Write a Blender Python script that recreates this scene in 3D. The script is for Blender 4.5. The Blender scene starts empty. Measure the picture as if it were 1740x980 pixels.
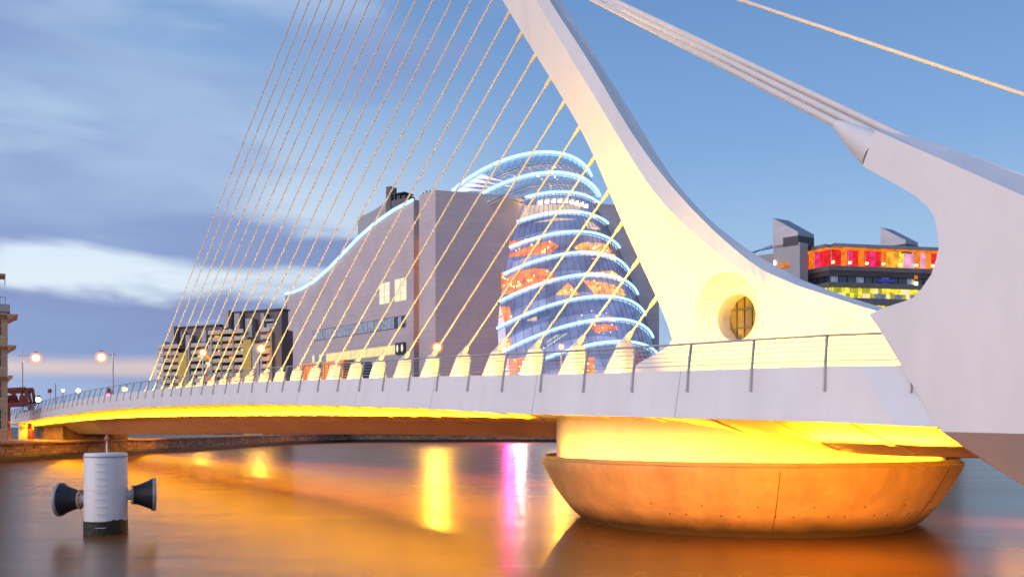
import bpy, bmesh, math, random
from mathutils import Vector as V, Matrix
random.seed(7)
S = bpy.context.scene
COL = S.collection

# ------------------------------------------------------------------ camera, sky, sun, exposure
CAMZ = 5.5
WATER = -0.3
F = 1500.0                                  # focal length in photo pixels (photo 1740 wide)
HY = 725.0                                  # horizon row
cam = bpy.data.cameras.new('camera'); co = bpy.data.objects.new('camera', cam); COL.objects.link(co)
cam.sensor_width = 36; cam.lens = F / 1740 * 36
cam.shift_y = (HY - 490) / 1740
cam.clip_start = 0.5; cam.clip_end = 20000
co.location = (0, 0, CAMZ); co.rotation_euler = (math.pi / 2, 0, 0)
S.camera = co
S.view_settings.view_transform = 'Standard'; S.view_settings.look = 'None'
S.view_settings.exposure = 0; S.view_settings.gamma = 1
try:
    S.cycles.max_bounces = 6; S.cycles.transparent_max_bounces = 16
    S.cycles.sample_clamp_indirect = 4.0
    S.cycles.use_denoising = True; S.cycles.filter_width = 1.6; S.cycles.use_adaptive_sampling = False
    S.cycles.caustics_reflective = False; S.cycles.caustics_refractive = False
except Exception:
    pass

SUN_EL, SUN_AZ = math.radians(16), math.radians(234)     # afterglow behind the camera, to its left
sl = bpy.data.lights.new('sun', 'SUN'); so = bpy.data.objects.new('sun', sl); COL.objects.link(so)
sl.energy = 2.25; sl.angle = math.radians(60); sl.color = (1.0, 0.80, 0.74)
sd = V((math.sin(SUN_AZ) * math.cos(SUN_EL), math.cos(SUN_AZ) * math.cos(SUN_EL), math.sin(SUN_EL)))
so.rotation_euler = sd.to_track_quat('Z', 'Y').to_euler()

w = bpy.data.worlds.new('World'); S.world = w; w.use_nodes = True
CLOC = (0.4, 8.1, 6.6)
def build_world():
    nt = w.node_tree; N = nt.nodes; L = nt.links
    for n in list(N): N.remove(n)
    out = N.new('ShaderNodeOutputWorld'); bg = N.new('ShaderNodeBackground'); L.new(bg.outputs[0], out.inputs[0])
    bg.inputs[1].default_value = 0.1
    sky = N.new('ShaderNodeTexSky'); sky.sky_type = 'NISHITA'; sky.sun_disc = False
    sky.sun_elevation = SUN_EL; sky.sun_rotation = SUN_AZ
    sky.ozone_density = 3.0; sky.air_density = 1.0; sky.dust_density = 0.6
    tc = N.new('ShaderNodeTexCoord'); sep = N.new('ShaderNodeSeparateXYZ')
    L.new(tc.outputs['Generated'], sep.inputs[0])
    def math_(op, a, b=None, c=None):
        m = N.new('ShaderNodeMath'); m.operation = op
        for i, x in enumerate((a, b, c)):
            if x is None: continue
            if isinstance(x, (int, float)): m.inputs[i].default_value = x
            else: L.new(x, m.inputs[i])
        return m.outputs[0]
    def ramp(fac, stops):
        r = N.new('ShaderNodeValToRGB'); L.new(fac, r.inputs[0]); e = r.color_ramp.elements
        while len(e) < len(stops): e.new(0.5)
        for el, (p, c) in zip(e, stops): el.position = p; el.color = (*c, 1)
        return r.outputs[0]
    def mix(fac, a, b, typ='MIX'):
        m = N.new('ShaderNodeMix'); m.data_type = 'RGBA'; m.blend_type = typ
        if isinstance(fac, (int, float)): m.inputs[0].default_value = fac
        else: L.new(fac, m.inputs[0])
        for i, x in ((6, a), (7, b)):
            if isinstance(x, tuple): m.inputs[i].default_value = (*x, 1)
            else: L.new(x, m.inputs[i])
        return m.outputs[2]
    X, Y, Z = sep.outputs
    az = math_('MAXIMUM', Z, 0.0)
    def mrange(x, a, b, c=0.0, d=1.0, smooth=True):
        m = N.new('ShaderNodeMapRange'); m.interpolation_type = 'SMOOTHSTEP' if smooth else 'LINEAR'; L.new(x, m.inputs[0])
        for i, q in enumerate((a, b, c, d)): m.inputs[i + 1].default_value = q
        return m.outputs[0]
    # tint of the clear dusk sky (over the Nishita sky): paler low, bluer high
    tint = ramp(az, [(0.0, (5.6, 7.0, 8.6)), (0.12, (4.5, 6.4, 8.6)), (0.30, (2.35, 4.3, 7.6)), (0.50, (1.25, 2.75, 5.9)), (1.0, (1.2, 2.5, 5.4))])
    clear = mix(0.88, sky.outputs[0], tint)
    left = mrange(X, 0.14, -0.34)                                # the afterglow and the cloud bank lie to the left
    lowg = mrange(az, 0.42, 0.12)
    glow = mix(math_('MULTIPLY', math_('MULTIPLY', left, lowg), 0.9), clear, (8.4, 9.4, 10.0))
    glow = mix(math_('MULTIPLY', left, 0.12), glow, (4.9, 6.6, 8.9))
    def streaks(loc, sc, scale, detail, dist=0.3):
        mp = N.new('ShaderNodeMapping'); mp.inputs['Scale'].default_value = sc; mp.inputs['Location'].default_value = loc
        L.new(tc.outputs['Generated'], mp.inputs[0])
        n = N.new('ShaderNodeTexNoise'); n.inputs['Scale'].default_value = scale; n.inputs['Detail'].default_value = detail
        n.inputs['Roughness'].default_value = 0.5; n.inputs['Distortion'].default_value = dist
        L.new(mp.outputs[0], n.inputs[0]); return n.outputs[0]
    n1 = streaks(CLOC, (1, 1, 3.4), 2.8, 4.5)
    n2 = streaks((4.2, 1.0, 8.3), (1, 1, 4.5), 2.2, 4)
    n3 = streaks((9.2, 3.0, 1.3), (1, 1, 3.0), 1.5, 3)
    dens = math_('ADD', n1, math_('MULTIPLY_ADD', left, 0.27, -0.16))
    dens = math_('ADD', dens, math_('MULTIPLY', mrange(az, 0.155, 0.115), 0.10))
    cov = mrange(dens, 0.515, 0.655)
    cloudc = ramp(n2, [(0.34, (1.8, 2.5, 5.2)), (0.50, (2.3, 3.3, 6.2)), (0.68, (3.6, 4.9, 7.4))])
    thin = mix(mrange(n3, 0.5, 0.7, 0, .35), cloudc, (4.4, 6.2, 8.8))
    allc = mix(math_('MULTIPLY', cov, 0.9), glow, thin)
    # peach band just over the horizon on the left
    band = math_('MULTIPLY', mrange(math_('ADD', az, math_('MULTIPLY_ADD', n3, -0.06, 0.03)), 0.084, 0.069), mrange(az, 0.046, 0.060))
    allc = mix(math_('MULTIPLY', math_('MULTIPLY', band, left), 0.6), allc, (9.6, 7.0, 5.4))
    L.new(allc, bg.inputs[0])
build_world()

# ------------------------------------------------------------------ helpers
def at(px, py, Y):
    """the point at depth Y that stands behind a photo pixel"""
    return V(((px - 870) / F * Y, Y, CAMZ + (HY - py) / F * Y))
P0 = V((13.1, 37, 0)); D = V((-.61038, .79211, 0)); NV = V((.79211, .61038, 0))
def B(s, wd, z):
    """bridge frame: s along the deck from the pier end, wd across from the near edge, z up"""
    p = P0 + D * s + NV * wd
    return V((p.x, p.y, z))
def onw(px, py, wd):
    """pixel -> (s, z) on the vertical plane parallel to the bridge at offset wd"""
    t = (px - 870) / F
    q = P0 + NV * wd
    s = (q.x - t * q.y) / (t * D.y - D.x)
    Y = q.y + s * D.y
    return s, CAMZ + (HY - py) / F * Y
def bw(px, py, wd):
    s, z = onw(px, py, wd); return B(s, wd, z)
def table(tab):
    def f(x):
        if x <= tab[0][0]: return tab[0][1]
        if x >= tab[-1][0]: return tab[-1][1]
        for i in range(len(tab) - 1):
            a, b = tab[i], tab[i + 1]
            if a[0] <= x <= b[0]:
                def slope(j):
                    if j <= 0 or j >= len(tab) - 1:
                        j0 = max(0, min(len(tab) - 2, j if j <= 0 else j - 1))
                        return (tab[j0 + 1][1] - tab[j0][1]) / (tab[j0 + 1][0] - tab[j0][0])
                    return (tab[j + 1][1] - tab[j - 1][1]) / (tab[j + 1][0] - tab[j - 1][0])
                h = b[0] - a[0]; t = (x - a[0]) / h; m0, m1 = slope(i) * h, slope(i + 1) * h
                return (2*t**3 - 3*t*t + 1) * a[1] + (t**3 - 2*t*t + t) * m0 + (-2*t**3 + 3*t*t) * b[1] + (t**3 - t*t) * m1
    return f
def resample(pts, n):
    pts = [V(p).to_3d() if len(p) == 2 else V(p) for p in pts]
    d = [0]
    for a, b in zip(pts, pts[1:]): d.append(d[-1] + (b - a).length)
    out = []
    for k in range(n):
        t = d[-1] * k / (n - 1); j = 0
        while j < len(d) - 2 and d[j + 1] < t: j += 1
        u = (t - d[j]) / max(1e-9, d[j + 1] - d[j])
        out.append(pts[j].lerp(pts[j + 1], min(1, max(0, u))))
    return out

class MB:
    def __init__(s): s.v = []; s.f = []; s.mi = []
    def poly(s, pts, m=0):
        i = len(s.v); s.v += [tuple(p) for p in pts]; s.f.append(list(range(i, i + len(pts)))); s.mi.append(m); return s
    def hexa(s, p, m=0):
        """8 corners: bottom 0-3 counter-clockwise, top 4-7"""
        i = len(s.v); s.v += [tuple(q) for q in p]
        for f in ((0,3,2,1),(4,5,6,7),(0,1,5,4),(1,2,6,5),(2,3,7,6),(3,0,4,7)):
            s.f.append([i + k for k in f]); s.mi.append(m)
        return s
    def box(s, c, ax, ay, az, m=0):
        """centre c and three half axis vectors"""
        c, ax, ay, az = V(c), V(ax), V(ay), V(az)
        return s.hexa([c-ax-ay-az, c+ax-ay-az, c+ax+ay-az, c-ax+ay-az, c-ax-ay+az, c+ax-ay+az, c+ax+ay+az, c-ax+ay+az], m)
    def bar(s, a, b, wx, wy, up=(0,0,1), m=0):
        a, b = V(a), V(b); d = (b - a); dn = d.normalized(); x = dn.cross(V(up))
        if x.length < 1e-4: x = dn.cross(V((1,0,0)))
        x.normalize(); y = x.cross(dn).normalized()
        return s.box((a + b) / 2, x * wx / 2, d / 2, y * wy / 2, m)
    def tube(s, pts, r, n=8, cap=True, m=0):
        pts = [V(p) for p in pts]; rr = r if isinstance(r, (list, tuple)) else [r] * len(pts)
        i0 = len(s.v); ref = None
        for k, p in enumerate(pts):
            t = (pts[min(k + 1, len(pts) - 1)] - pts[max(k - 1, 0)]).normalized()
            if ref is None:
                ref = t.cross(V((0,0,1)))
                if ref.length < 1e-3: ref = t.cross(V((1,0,0)))
            ref = (ref - t * ref.dot(t)).normalized(); bn = t.cross(ref)
            for j in range(n):
                a = 2 * math.pi * j / n; s.v.append(tuple(p + (ref * math.cos(a) + bn * math.sin(a)) * rr[k]))
        for k in range(len(pts) - 1):
            for j in range(n):
                a = i0 + k * n + j; b = i0 + k * n + (j + 1) % n; s.f.append([a, b, b + n, a + n]); s.mi.append(m)
        if cap:
            s.f.append([i0 + j for j in range(n)][::-1]); s.mi.append(m)
            e = i0 + (len(pts) - 1) * n; s.f.append([e + j for j in range(n)]); s.mi.append(m)
        return s
    def loft(s, secs, closed=True, cap=True, m=0):
        n = len(secs[0]); i0 = len(s.v)
        for sec in secs: s.v += [tuple(p) for p in sec]
        for k in range(len(secs) - 1):
            for j in range(n if closed else n - 1):
                a = i0 + k * n + j; b = i0 + k * n + (j + 1) % n; s.f.append([a, b, b + n, a + n]); s.mi.append(m)
        if cap and closed:
            s.f.append([i0 + j for j in range(n)][::-1]); s.mi.append(m)
            e = i0 + (len(secs) - 1) * n; s.f.append([e + j for j in range(n)]); s.mi.append(m)
        return s
    def lathe(s, prof, n=64, c=(0,0,0), axis=(0,0,1), m=0, cap=True):
        ax = V(axis).normalized(); x = ax.orthogonal().normalized()
        if abs(ax.z) > .99: x = V((1,0,0))
        y = ax.cross(x); c = V(c)
        secs = [[c + ax * h + (x * math.cos(2*math.pi*j/n) + y * math.sin(2*math.pi*j/n)) * r for j in range(n)] for r, h in prof]
        return s.loft(secs, True, cap, m)
    def mesh(s, name, mats, smooth=False):
        me = bpy.data.meshes.new(name); me.from_pydata(s.v, [], s.f)
        for m in (mats if isinstance(mats, (list, tuple)) else [mats]): me.materials.append(m)
        for p, k in zip(me.polygons, s.mi): p.material_index = k
        bm = bmesh.new(); bm.from_mesh(me); bmesh.ops.recalc_face_normals(bm, faces=bm.faces); bm.to_mesh(me); bm.free()
        if smooth:
            for p in me.polygons: p.use_smooth = True
            try: me.set_sharp_from_angle(angle=math.radians(50))
            except Exception: pass
        me.update(); return me
    def build(s, name, mats, parent=None, smooth=False):
        o = bpy.data.objects.new(name, s.mesh(name, mats, smooth)); COL.objects.link(o)
        if parent is not None: o.parent = parent; o.matrix_parent_inverse = pmat(parent).inverted()
        return o
def pmat(o):
    m = o.matrix_basis.copy()
    while o.parent is not None:
        m = o.parent.matrix_basis @ o.matrix_parent_inverse @ m; o = o.parent
    return m
def link(name, me, parent=None, loc=None):
    o = bpy.data.objects.new(name, me); COL.objects.link(o)
    if loc is not None: o.location = loc
    if parent is not None: o.parent = parent; o.matrix_parent_inverse = pmat(parent).inverted()
    return o
def tag(o, label=None, cat=None, group=None, kind=None):
    for k, x in (('label', label), ('category', cat), ('group', group), ('kind', kind)):
        if x: o[k] = x
    return o
def empty(name, loc, label, cat, group=None):
    o = bpy.data.objects.new(name, None); COL.objects.link(o); o.location = loc; o.empty_display_size = 0.5
    return tag(o, label, cat, group)

# ------------------------------------------------------------------ materials
def mat(name, col, rough=0.6, metal=0.0, var=0.12, scale=1.5, bump=0.0, bscale=8.0, spec=0.5, stretch=(1,1,1), dark=None):
    m = bpy.data.materials.new(name); m.use_nodes = True; nt = m.node_tree; N = nt.nodes; L = nt.links
    p = N['Principled BSDF']; p.inputs['Roughness'].default_value = rough; p.inputs['Metallic'].default_value = metal
    p.inputs['Specular IOR Level'].default_value = spec
    tc = N.new('ShaderNodeTexCoord'); mp = N.new('ShaderNodeMapping'); mp.inputs['Scale'].default_value = stretch
    L.new(tc.outputs['Object'], mp.inputs[0])
    n = N.new('ShaderNodeTexNoise'); n.inputs['Scale'].default_value = scale; n.inputs['Detail'].default_value = 6; n.inputs['Roughness'].default_value = 0.6
    L.new(mp.outputs[0], n.inputs[0])
    r = N.new('ShaderNodeValToRGB'); e = r.color_ramp.elements
    d = dark or tuple(c * (1 - var * 1.6) for c in col)
    e[0].position = 0.32; e[0].color = (*d, 1)
    e[1].position = 0.68; e[1].color = (*[min(1, c * (1 + var * .5)) for c in col], 1)
    L.new(n.outputs[0], r.inputs[0]); L.new(r.outputs[0], p.inputs['Base Color'])
    if bump:
        n2 = N.new('ShaderNodeTexNoise'); n2.inputs['Scale'].default_value = bscale; n2.inputs['Detail'].default_value = 4
        L.new(mp.outputs[0], n2.inputs[0])
        b = N.new('ShaderNodeBump'); b.inputs['Strength'].default_value = bump; b.inputs['Distance'].default_value = 0.1
        L.new(n2.outputs[0], b.inputs['Height']); L.new(b.outputs[0], p.inputs['Normal'])
    return m
def emis(name, col, st, var=0.0, scale=3.0):
    m = bpy.data.materials.new(name); m.use_nodes = True; nt = m.node_tree; N = nt.nodes; L = nt.links
    for x in list(N): N.remove(x)
    o = N.new('ShaderNodeOutputMaterial'); e = N.new('ShaderNodeEmission'); L.new(e.outputs[0], o.inputs[0])
    e.inputs[0].default_value = (*col, 1); e.inputs[1].default_value = st
    if var:
        tc = N.new('ShaderNodeTexCoord'); n = N.new('ShaderNodeTexNoise'); n.inputs['Scale'].default_value = scale; n.inputs['Detail'].default_value = 3
        L.new(tc.outputs['Object'], n.inputs[0])
        r = N.new('ShaderNodeMapRange'); L.new(n.outputs[0], r.inputs[0]); r.inputs[1].default_value = .3; r.inputs[2].default_value = .7
        r.inputs[3].default_value = st * (1 - var); r.inputs[4].default_value = st * (1 + var); L.new(r.outputs[0], e.inputs[1])
    return m
def glass(name, tint, rough, refl, tr):
    """thin glazing: lets a share of the light through and mirrors the sky"""
    m = bpy.data.materials.new(name); m.use_nodes = True; nt = m.node_tree; N = nt.nodes; L = nt.links
    for x in list(N): N.remove(x)
    o = N.new('ShaderNodeOutputMaterial')
    t = N.new('ShaderNodeBsdfTransparent'); t.inputs[0].default_value = (*tr, 1)
    g = N.new('ShaderNodeBsdfGlossy'); g.inputs[0].default_value = (*tint, 1); g.inputs[1].default_value = rough
    lw = N.new('ShaderNodeLayerWeight'); lw.inputs[0].default_value = 0.3
    mr = N.new('ShaderNodeMapRange'); L.new(lw.outputs[1], mr.inputs[0]); mr.inputs[3].default_value = refl; mr.inputs[4].default_value = min(1, refl + .6)
    mx = N.new('ShaderNodeMixShader'); L.new(mr.outputs[0], mx.inputs[0]); L.new(t.outputs[0], mx.inputs[1]); L.new(g.outputs[0], mx.inputs[2])
    L.new(mx.outputs[0], o.inputs[0]); return m

M = {}
M['white'] = mat('white_paint', (.82, .81, .81), .38, var=.05, scale=.5, bump=.03, bscale=.8, stretch=(1, 1, .3))
M['white2'] = mat('pale_blue_seam_reflection', (.70, .77, .84), .4, var=.03, scale=.4)  # weld seam colour, and the reflection painted on the fascia
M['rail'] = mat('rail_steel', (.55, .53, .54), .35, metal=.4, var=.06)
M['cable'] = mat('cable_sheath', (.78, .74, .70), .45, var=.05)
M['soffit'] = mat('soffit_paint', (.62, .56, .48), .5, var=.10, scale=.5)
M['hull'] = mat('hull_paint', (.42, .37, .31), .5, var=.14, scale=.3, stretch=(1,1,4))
M['asphalt'] = mat('asphalt', (.05, .05, .052), .85, var=.2, scale=4)
M['deckpave'] = mat('deck_paving', (.34, .33, .32), .8, var=.15, scale=2)
M['conc'] = None
M['dark'] = mat('dark_metal', (.045, .045, .055), .5, var=.1)
M['darkgrey'] = mat('dark_cladding', (.10, .095, .11), .55, var=.12, scale=.5)
M['rubber'] = mat('black_rubber', (.018, .018, .024), .55, var=.25, scale=3, bump=.15, bscale=6)
M['weed'] = mat('wet_weed', (.016, .017, .010), .6, var=.35, scale=2.5, bump=.5, bscale=5)
M['stone'] = mat('quay_stone', (.25, .17, .12), .85, var=.35, scale=.7, bump=.4, bscale=4)
M['stone2'] = mat('quay_stone_pale', (.36, .25, .17), .85, var=.3, scale=.8, bump=.4, bscale=4)
M['mortar'] = mat('quay_mortar', (.10, .08, .06), .9, var=.3)
M['land'] = mat('quay_paving', (.20, .19, .18), .9, var=.2, scale=.4)
M['granite'] = None
M['neon'] = emis('neon_tube', (.38, .70, 1.0), 2.3)
M['soffitlight'] = emis('soffit_strip_lamp', (1.0, .45, .008), 2200.0)
M['median'] = emis('median_strip_lamp', (1.0, .50, .04), 140.0)
M['rimlight'] = emis('pier_rim_lamp', (1.0, .46, .010), 170.0)
def lamp_halo():  # lamp glare made as a see-through orange glow
    m = bpy.data.materials.new('lamp_halo_glow'); m.use_nodes = True; nt = m.node_tree; N = nt.nodes; L = nt.links
    for x in list(N): N.remove(x)
    o = N.new('ShaderNodeOutputMaterial'); t = N.new('ShaderNodeBsdfTransparent'); t.inputs[0].default_value = (.8, .8, .8, 1)
    e = N.new('ShaderNodeEmission'); e.inputs[0].default_value = (1, .26, .015, 1); e.inputs[1].default_value = .42
    a = N.new('ShaderNodeAddShader'); L.new(t.outputs[0], a.inputs[0]); L.new(e.outputs[0], a.inputs[1]); L.new(a.outputs[0], o.inputs[0]); return m
M['lamp_halo'] = lamp_halo()
M['sodium'] = emis('sodium_lamp', (1.0, .50, .12), 14.0)
M['sodiumsmall'] = emis('small_sodium_lamp', (1.0, .42, .06), 22.0)
M['whitehot'] = emis('white_signal_lamp', (1.0, .72, .42), 60.0)
M['redlamp'] = emis('red_signal_lamp', (1.0, .03, .06), 25.0)
M['headlamp'] = emis('headlamp', (1.0, .78, .35), 30.0)
M['lit_cream'] = emis('lit_cream_window', (1.0, .84, .42), 1.0, .12, .25)
M['lit_white'] = emis('lit_white_window', (1.0, .93, .68), 1.05, .06, .3)
M['lit_orange'] = emis('lit_orange_glow', (1.0, .24, .015), .95, .45, .35)
M['lit_amber'] = emis('lit_amber_room', (1.0, .42, .04), 1.1, .45, .4)
M['foyer_orange'] = emis('foyer_orange', (1.0, .22, .02), 1.9, .5, .3)
M['foyer_amber'] = emis('foyer_amber', (1.0, .36, .03), 2.2, .5, .3)
M['foyer_peach'] = emis('foyer_peach', (1.0, .68, .42), 1.3, .2, .15)
M['lit_peach'] = emis('lit_peach_room', (1.0, .62, .34), .72, .2, .15)
M['lit_red'] = emis('lit_red_room', (1.0, .03, .04), .85, .35, .5)
M['lit_pink'] = emis('lit_pink_room', (1.0, .05, .22), .85, .35, .5)
M['lit_mauve'] = emis('lit_mauve_room', (.95, .42, .62), .95, .35, .5)
M['lit_yellow'] = emis('lit_yellow_room', (1.0, .80, .06), 1.0, .5, .6)
M['lit_green'] = emis('lit_green_room', (.55, .56, .05), .7, .4, .6)
M['blue_sign'] = emis('blue_sign', (.03, .07, .9), .9)
M['spot'] = emis('downlight', (1.0, .72, .22), 6.0)
M['crown_lamp'] = emis('crown_lamp', (1.0, .80, .45), 10.0)
M['glass_blue'] = glass('blue_glass', (.80, .84, 1.0), .06, .22, (.90, .92, 1.0))
M['glass_clear'] = glass('clear_glass', (.9, .94, 1.0), .06, .22, (.86, .92, 1.0))
M['glass_dark'] = mat('dark_window_glass', (.03, .04, .07), .12, var=.2, spec=.8)
M['glass_pale'] = mat('pale_window_glass', (.46, .52, .62), .3, var=.3, scale=.6, spec=.8)
M['porthole'] = mat('olive_reflection', (.20, .15, .05), .2, var=.4, scale=.5, spec=.7)  # the reflected building is put into this olive colour
M['magenta'] = emis('magenta_lamp', (1.0, .03, .35), 8.0)
M['tan'] = mat('tan_render', (.46, .34, .20), .8, var=.12, scale=.5)
M['yellowwall'] = mat('yellow_render', (.62, .46, .12), .8, var=.10, scale=.5)
M['cream'] = mat('cream_balcony', (.62, .52, .37), .75, var=.10)
M['greypanel'] = mat('grey_panel', (.36, .37, .40), .5, var=.08)
M['sand'] = mat('sandstone', (.52, .34, .22), .8, var=.12, scale=.4)
M['rust'] = mat('red_oxide_paint', (.30, .06, .05), .7, var=.3)
M['orangebox'] = mat('orange_body', (.75, .26, .03), .5, var=.10, scale=.6)
M['carred'] = mat('dark_car_paint', (.06, .05, .06), .25, var=.05)
M['tyre'] = mat('tyre_rubber', (.02, .02, .02), .8, var=.1)
M['signred'] = mat('sign_red', (.55, .03, .03), .5, var=.05)
M['truss'] = mat('crown_steel', (.62, .60, .60), .4, metal=.2, var=.05)
M['roofmetal'] = mat('cowl_metal', (.30, .31, .36), .4, metal=.5, var=.10, scale=.3)
M['slate'] = mat('slate_wall', (.15, .14, .155), .55, var=.1, scale=.3)
M['drum_ceiling'] = mat('drum_ceiling', (.30, .30, .40), .6, var=.3, scale=.15)
M['interior'] = mat('drum_interior', (.34, .36, .50), .6, var=.3, scale=.12)

for k_ in M:
    if M[k_] and (k_.startswith(('lit_', 'foyer', 'sodium', 'spot', 'crown', 'blue_sign', 'headlamp', 'magenta', 'redlamp', 'whitehot'))):
        try: M[k_].cycles.emission_sampling = 'NONE'       # seen and mirrored, but not sampled as lamps
        except Exception: pass
def lit_interior(key, lo, hi):  # room light put into the drum's walls and ceilings as their own glow
    m = M[key]; p = m.node_tree.nodes['Principled BSDF']; N = m.node_tree.nodes; L = m.node_tree.links
    tc = N.new('ShaderNodeTexCoord'); n = N.new('ShaderNodeTexNoise'); n.inputs['Scale'].default_value = .09; n.inputs['Detail'].default_value = 3; L.new(tc.outputs['Object'], n.inputs[0])
    r = N.new('ShaderNodeMapRange'); L.new(n.outputs[0], r.inputs[0]); r.inputs[1].default_value = .35; r.inputs[2].default_value = .68; r.inputs[3].default_value = lo; r.inputs[4].default_value = hi
    p.inputs['Emission Color'].default_value = (.66, .68, 1.0, 1); L.new(r.outputs[0], p.inputs['Emission Strength'])
    m.cycles.emission_sampling = 'NONE'
lit_interior('interior', .28, .85); lit_interior('drum_ceiling', .10, .38)
def concrete():
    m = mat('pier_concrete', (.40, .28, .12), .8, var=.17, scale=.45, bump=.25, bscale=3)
    nt = m.node_tree; N = nt.nodes; L = nt.links; p = N['Principled BSDF']
    base = p.inputs['Base Color'].links[0].from_socket
    tc = N.new('ShaderNodeTexCoord')
    # run-down streaks
    mp = N.new('ShaderNodeMapping'); mp.inputs['Scale'].default_value = (1.2, 1.2, .12); L.new(tc.outputs['Object'], mp.inputs[0])
    n = N.new('ShaderNodeTexNoise'); n.inputs['Scale'].default_value = 1.3; n.inputs['Detail'].default_value = 5; L.new(mp.outputs[0], n.inputs[0])
    r = N.new('ShaderNodeMapRange'); L.new(n.outputs[0], r.inputs[0]); r.inputs[1].default_value = .5; r.inputs[2].default_value = .72; r.inputs[4].default_value = .38
    mx = N.new('ShaderNodeMix'); mx.data_type = 'RGBA'; L.new(r.outputs[0], mx.inputs[0]); L.new(base, mx.inputs[6]); mx.inputs[7].default_value = (.22, .16, .11, 1)
    # tide mark: wet weed near the water with a ragged edge
    sep = N.new('ShaderNodeSeparateXYZ'); L.new(tc.outputs['Object'], sep.inputs[0])
    n3 = N.new('ShaderNodeTexNoise'); n3.inputs['Scale'].default_value = .7; n3.inputs['Detail'].default_value = 5; L.new(tc.outputs['Object'], n3.inputs[0])
    ad = N.new('ShaderNodeMath'); ad.operation = 'MULTIPLY_ADD'; L.new(n3.outputs[0], ad.inputs[0]); ad.inputs[1].default_value = -.55; L.new(sep.outputs[2], ad.inputs[2])
    tr = N.new('ShaderNodeMapRange'); L.new(ad.outputs[0], tr.inputs[0]); tr.inputs[1].default_value = -.28; tr.inputs[2].default_value = .75; tr.inputs[3].default_value = .93; tr.inputs[4].default_value = 0
    m2 = N.new('ShaderNodeMix'); m2.data_type = 'RGBA'; L.new(tr.outputs[0], m2.inputs[0]); L.new(mx.outputs[2], m2.inputs[6]); m2.inputs[7].default_value = (.025, .022, .010, 1)
    L.new(m2.outputs[2], p.inputs['Base Color'])
    return m
M['conc'] = concrete()
def granite():
    m = mat('granite_cladding', (.56, .48, .50), .55, var=.06, scale=.08)
    nt = m.node_tree; N = nt.nodes; L = nt.links; p = N['Principled BSDF']
    base = p.inputs['Base Color'].links[0].from_socket
    tc = N.new('ShaderNodeTexCoord'); sep = N.new('ShaderNodeSeparateXYZ'); L.new(tc.outputs['Object'], sep.inputs[0])
    a = N.new('ShaderNodeMath'); a.operation = 'SUBTRACT'; L.new(sep.outputs[0], a.inputs[0]); L.new(sep.outputs[1], a.inputs[1])
    cb = N.new('ShaderNodeCombineXYZ'); L.new(a.outputs[0], cb.inputs[0]); L.new(sep.outputs[2], cb.inputs[1])
    br = N.new('ShaderNodeTexBrick'); L.new(cb.outputs[0], br.inputs[0]); br.inputs['Scale'].default_value = 1
    br.inputs['Brick Width'].default_value = 6; br.inputs['Row Height'].default_value = 2.4; br.inputs['Mortar Size'].default_value = .07; br.inputs['Mortar Smooth'].default_value = .3
    br.inputs['Color1'].default_value = (1, 1, 1, 1); br.inputs['Color2'].default_value = (.93, .93, .95, 1); br.inputs['Mortar'].default_value = (.78, .77, .79, 1)
    mx = N.new('ShaderNodeMix'); mx.data_type = 'RGBA'; mx.blend_type = 'MULTIPLY'; mx.inputs[0].default_value = 1
    L.new(base, mx.inputs[6]); L.new(br.outputs[0], mx.inputs[7]); L.new(mx.outputs[2], p.inputs['Base Color'])
    return m
M['granite'] = granite()
def water_mat():
    m = bpy.data.materials.new('river_water'); m.use_nodes = True; nt = m.node_tree; N = nt.nodes; L = nt.links
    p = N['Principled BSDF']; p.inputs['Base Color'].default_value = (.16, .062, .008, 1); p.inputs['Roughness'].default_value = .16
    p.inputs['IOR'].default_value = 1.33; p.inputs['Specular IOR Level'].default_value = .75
    tc = N.new('ShaderNodeTexCoord'); mp = N.new('ShaderNodeMapping'); mp.inputs['Scale'].default_value = (.05, .16, 1); mp.inputs['Rotation'].default_value = (0, 0, .25)
    L.new(tc.outputs['Object'], mp.inputs[0])
    n = N.new('ShaderNodeTexNoise'); n.inputs['Scale'].default_value = 1.0; n.inputs['Detail'].default_value = 3; n.inputs['Distortion'].default_value = .5; L.new(mp.outputs[0], n.inputs[0])
    mp2 = N.new('ShaderNodeMapping'); mp2.inputs['Scale'].default_value = (.35, .9, 1); L.new(tc.outputs['Object'], mp2.inputs[0])
    n2 = N.new('ShaderNodeTexNoise'); n2.inputs['Scale'].default_value = 1.0; n2.inputs['Detail'].default_value = 2; L.new(mp2.outputs[0], n2.inputs[0])
    b = N.new('ShaderNodeBump'); b.inputs['Strength'].default_value = .13; b.inputs['Distance'].default_value = .6; L.new(n.outputs[0], b.inputs['Height'])
    b2 = N.new('ShaderNodeBump'); b2.inputs['Strength'].default_value = .03; b2.inputs['Distance'].default_value = .2; L.new(n2.outputs[0], b2.inputs['Height']); L.new(b.outputs[0], b2.inputs['Normal'])
    L.new(b2.outputs[0], p.inputs['Normal'])
    r = N.new('ShaderNodeMapRange'); L.new(n.outputs[0], r.inputs[0]); r.inputs[3].default_value = .21; r.inputs[4].default_value = .31; L.new(r.outputs[0], p.inputs['Roughness'])
    return m
M['water'] = water_mat()

def lamp(kind, name, loc, power, col, target=None, size=1.0, angle=60, blend=.5, parent=None):
    l = bpy.data.lights.new(name, kind); l.energy = power; l.color = col
    if kind == 'SPOT': l.spot_size = math.radians(angle); l.spot_blend = blend; l.shadow_soft_size = size
    elif kind == 'POINT': l.shadow_soft_size = size
    o = bpy.data.objects.new(name, l); COL.objects.link(o); o.location = loc
    if target is not None: o.rotation_euler = (V(loc) - V(target)).to_track_quat('Z', 'Y').to_euler()
    return o

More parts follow.
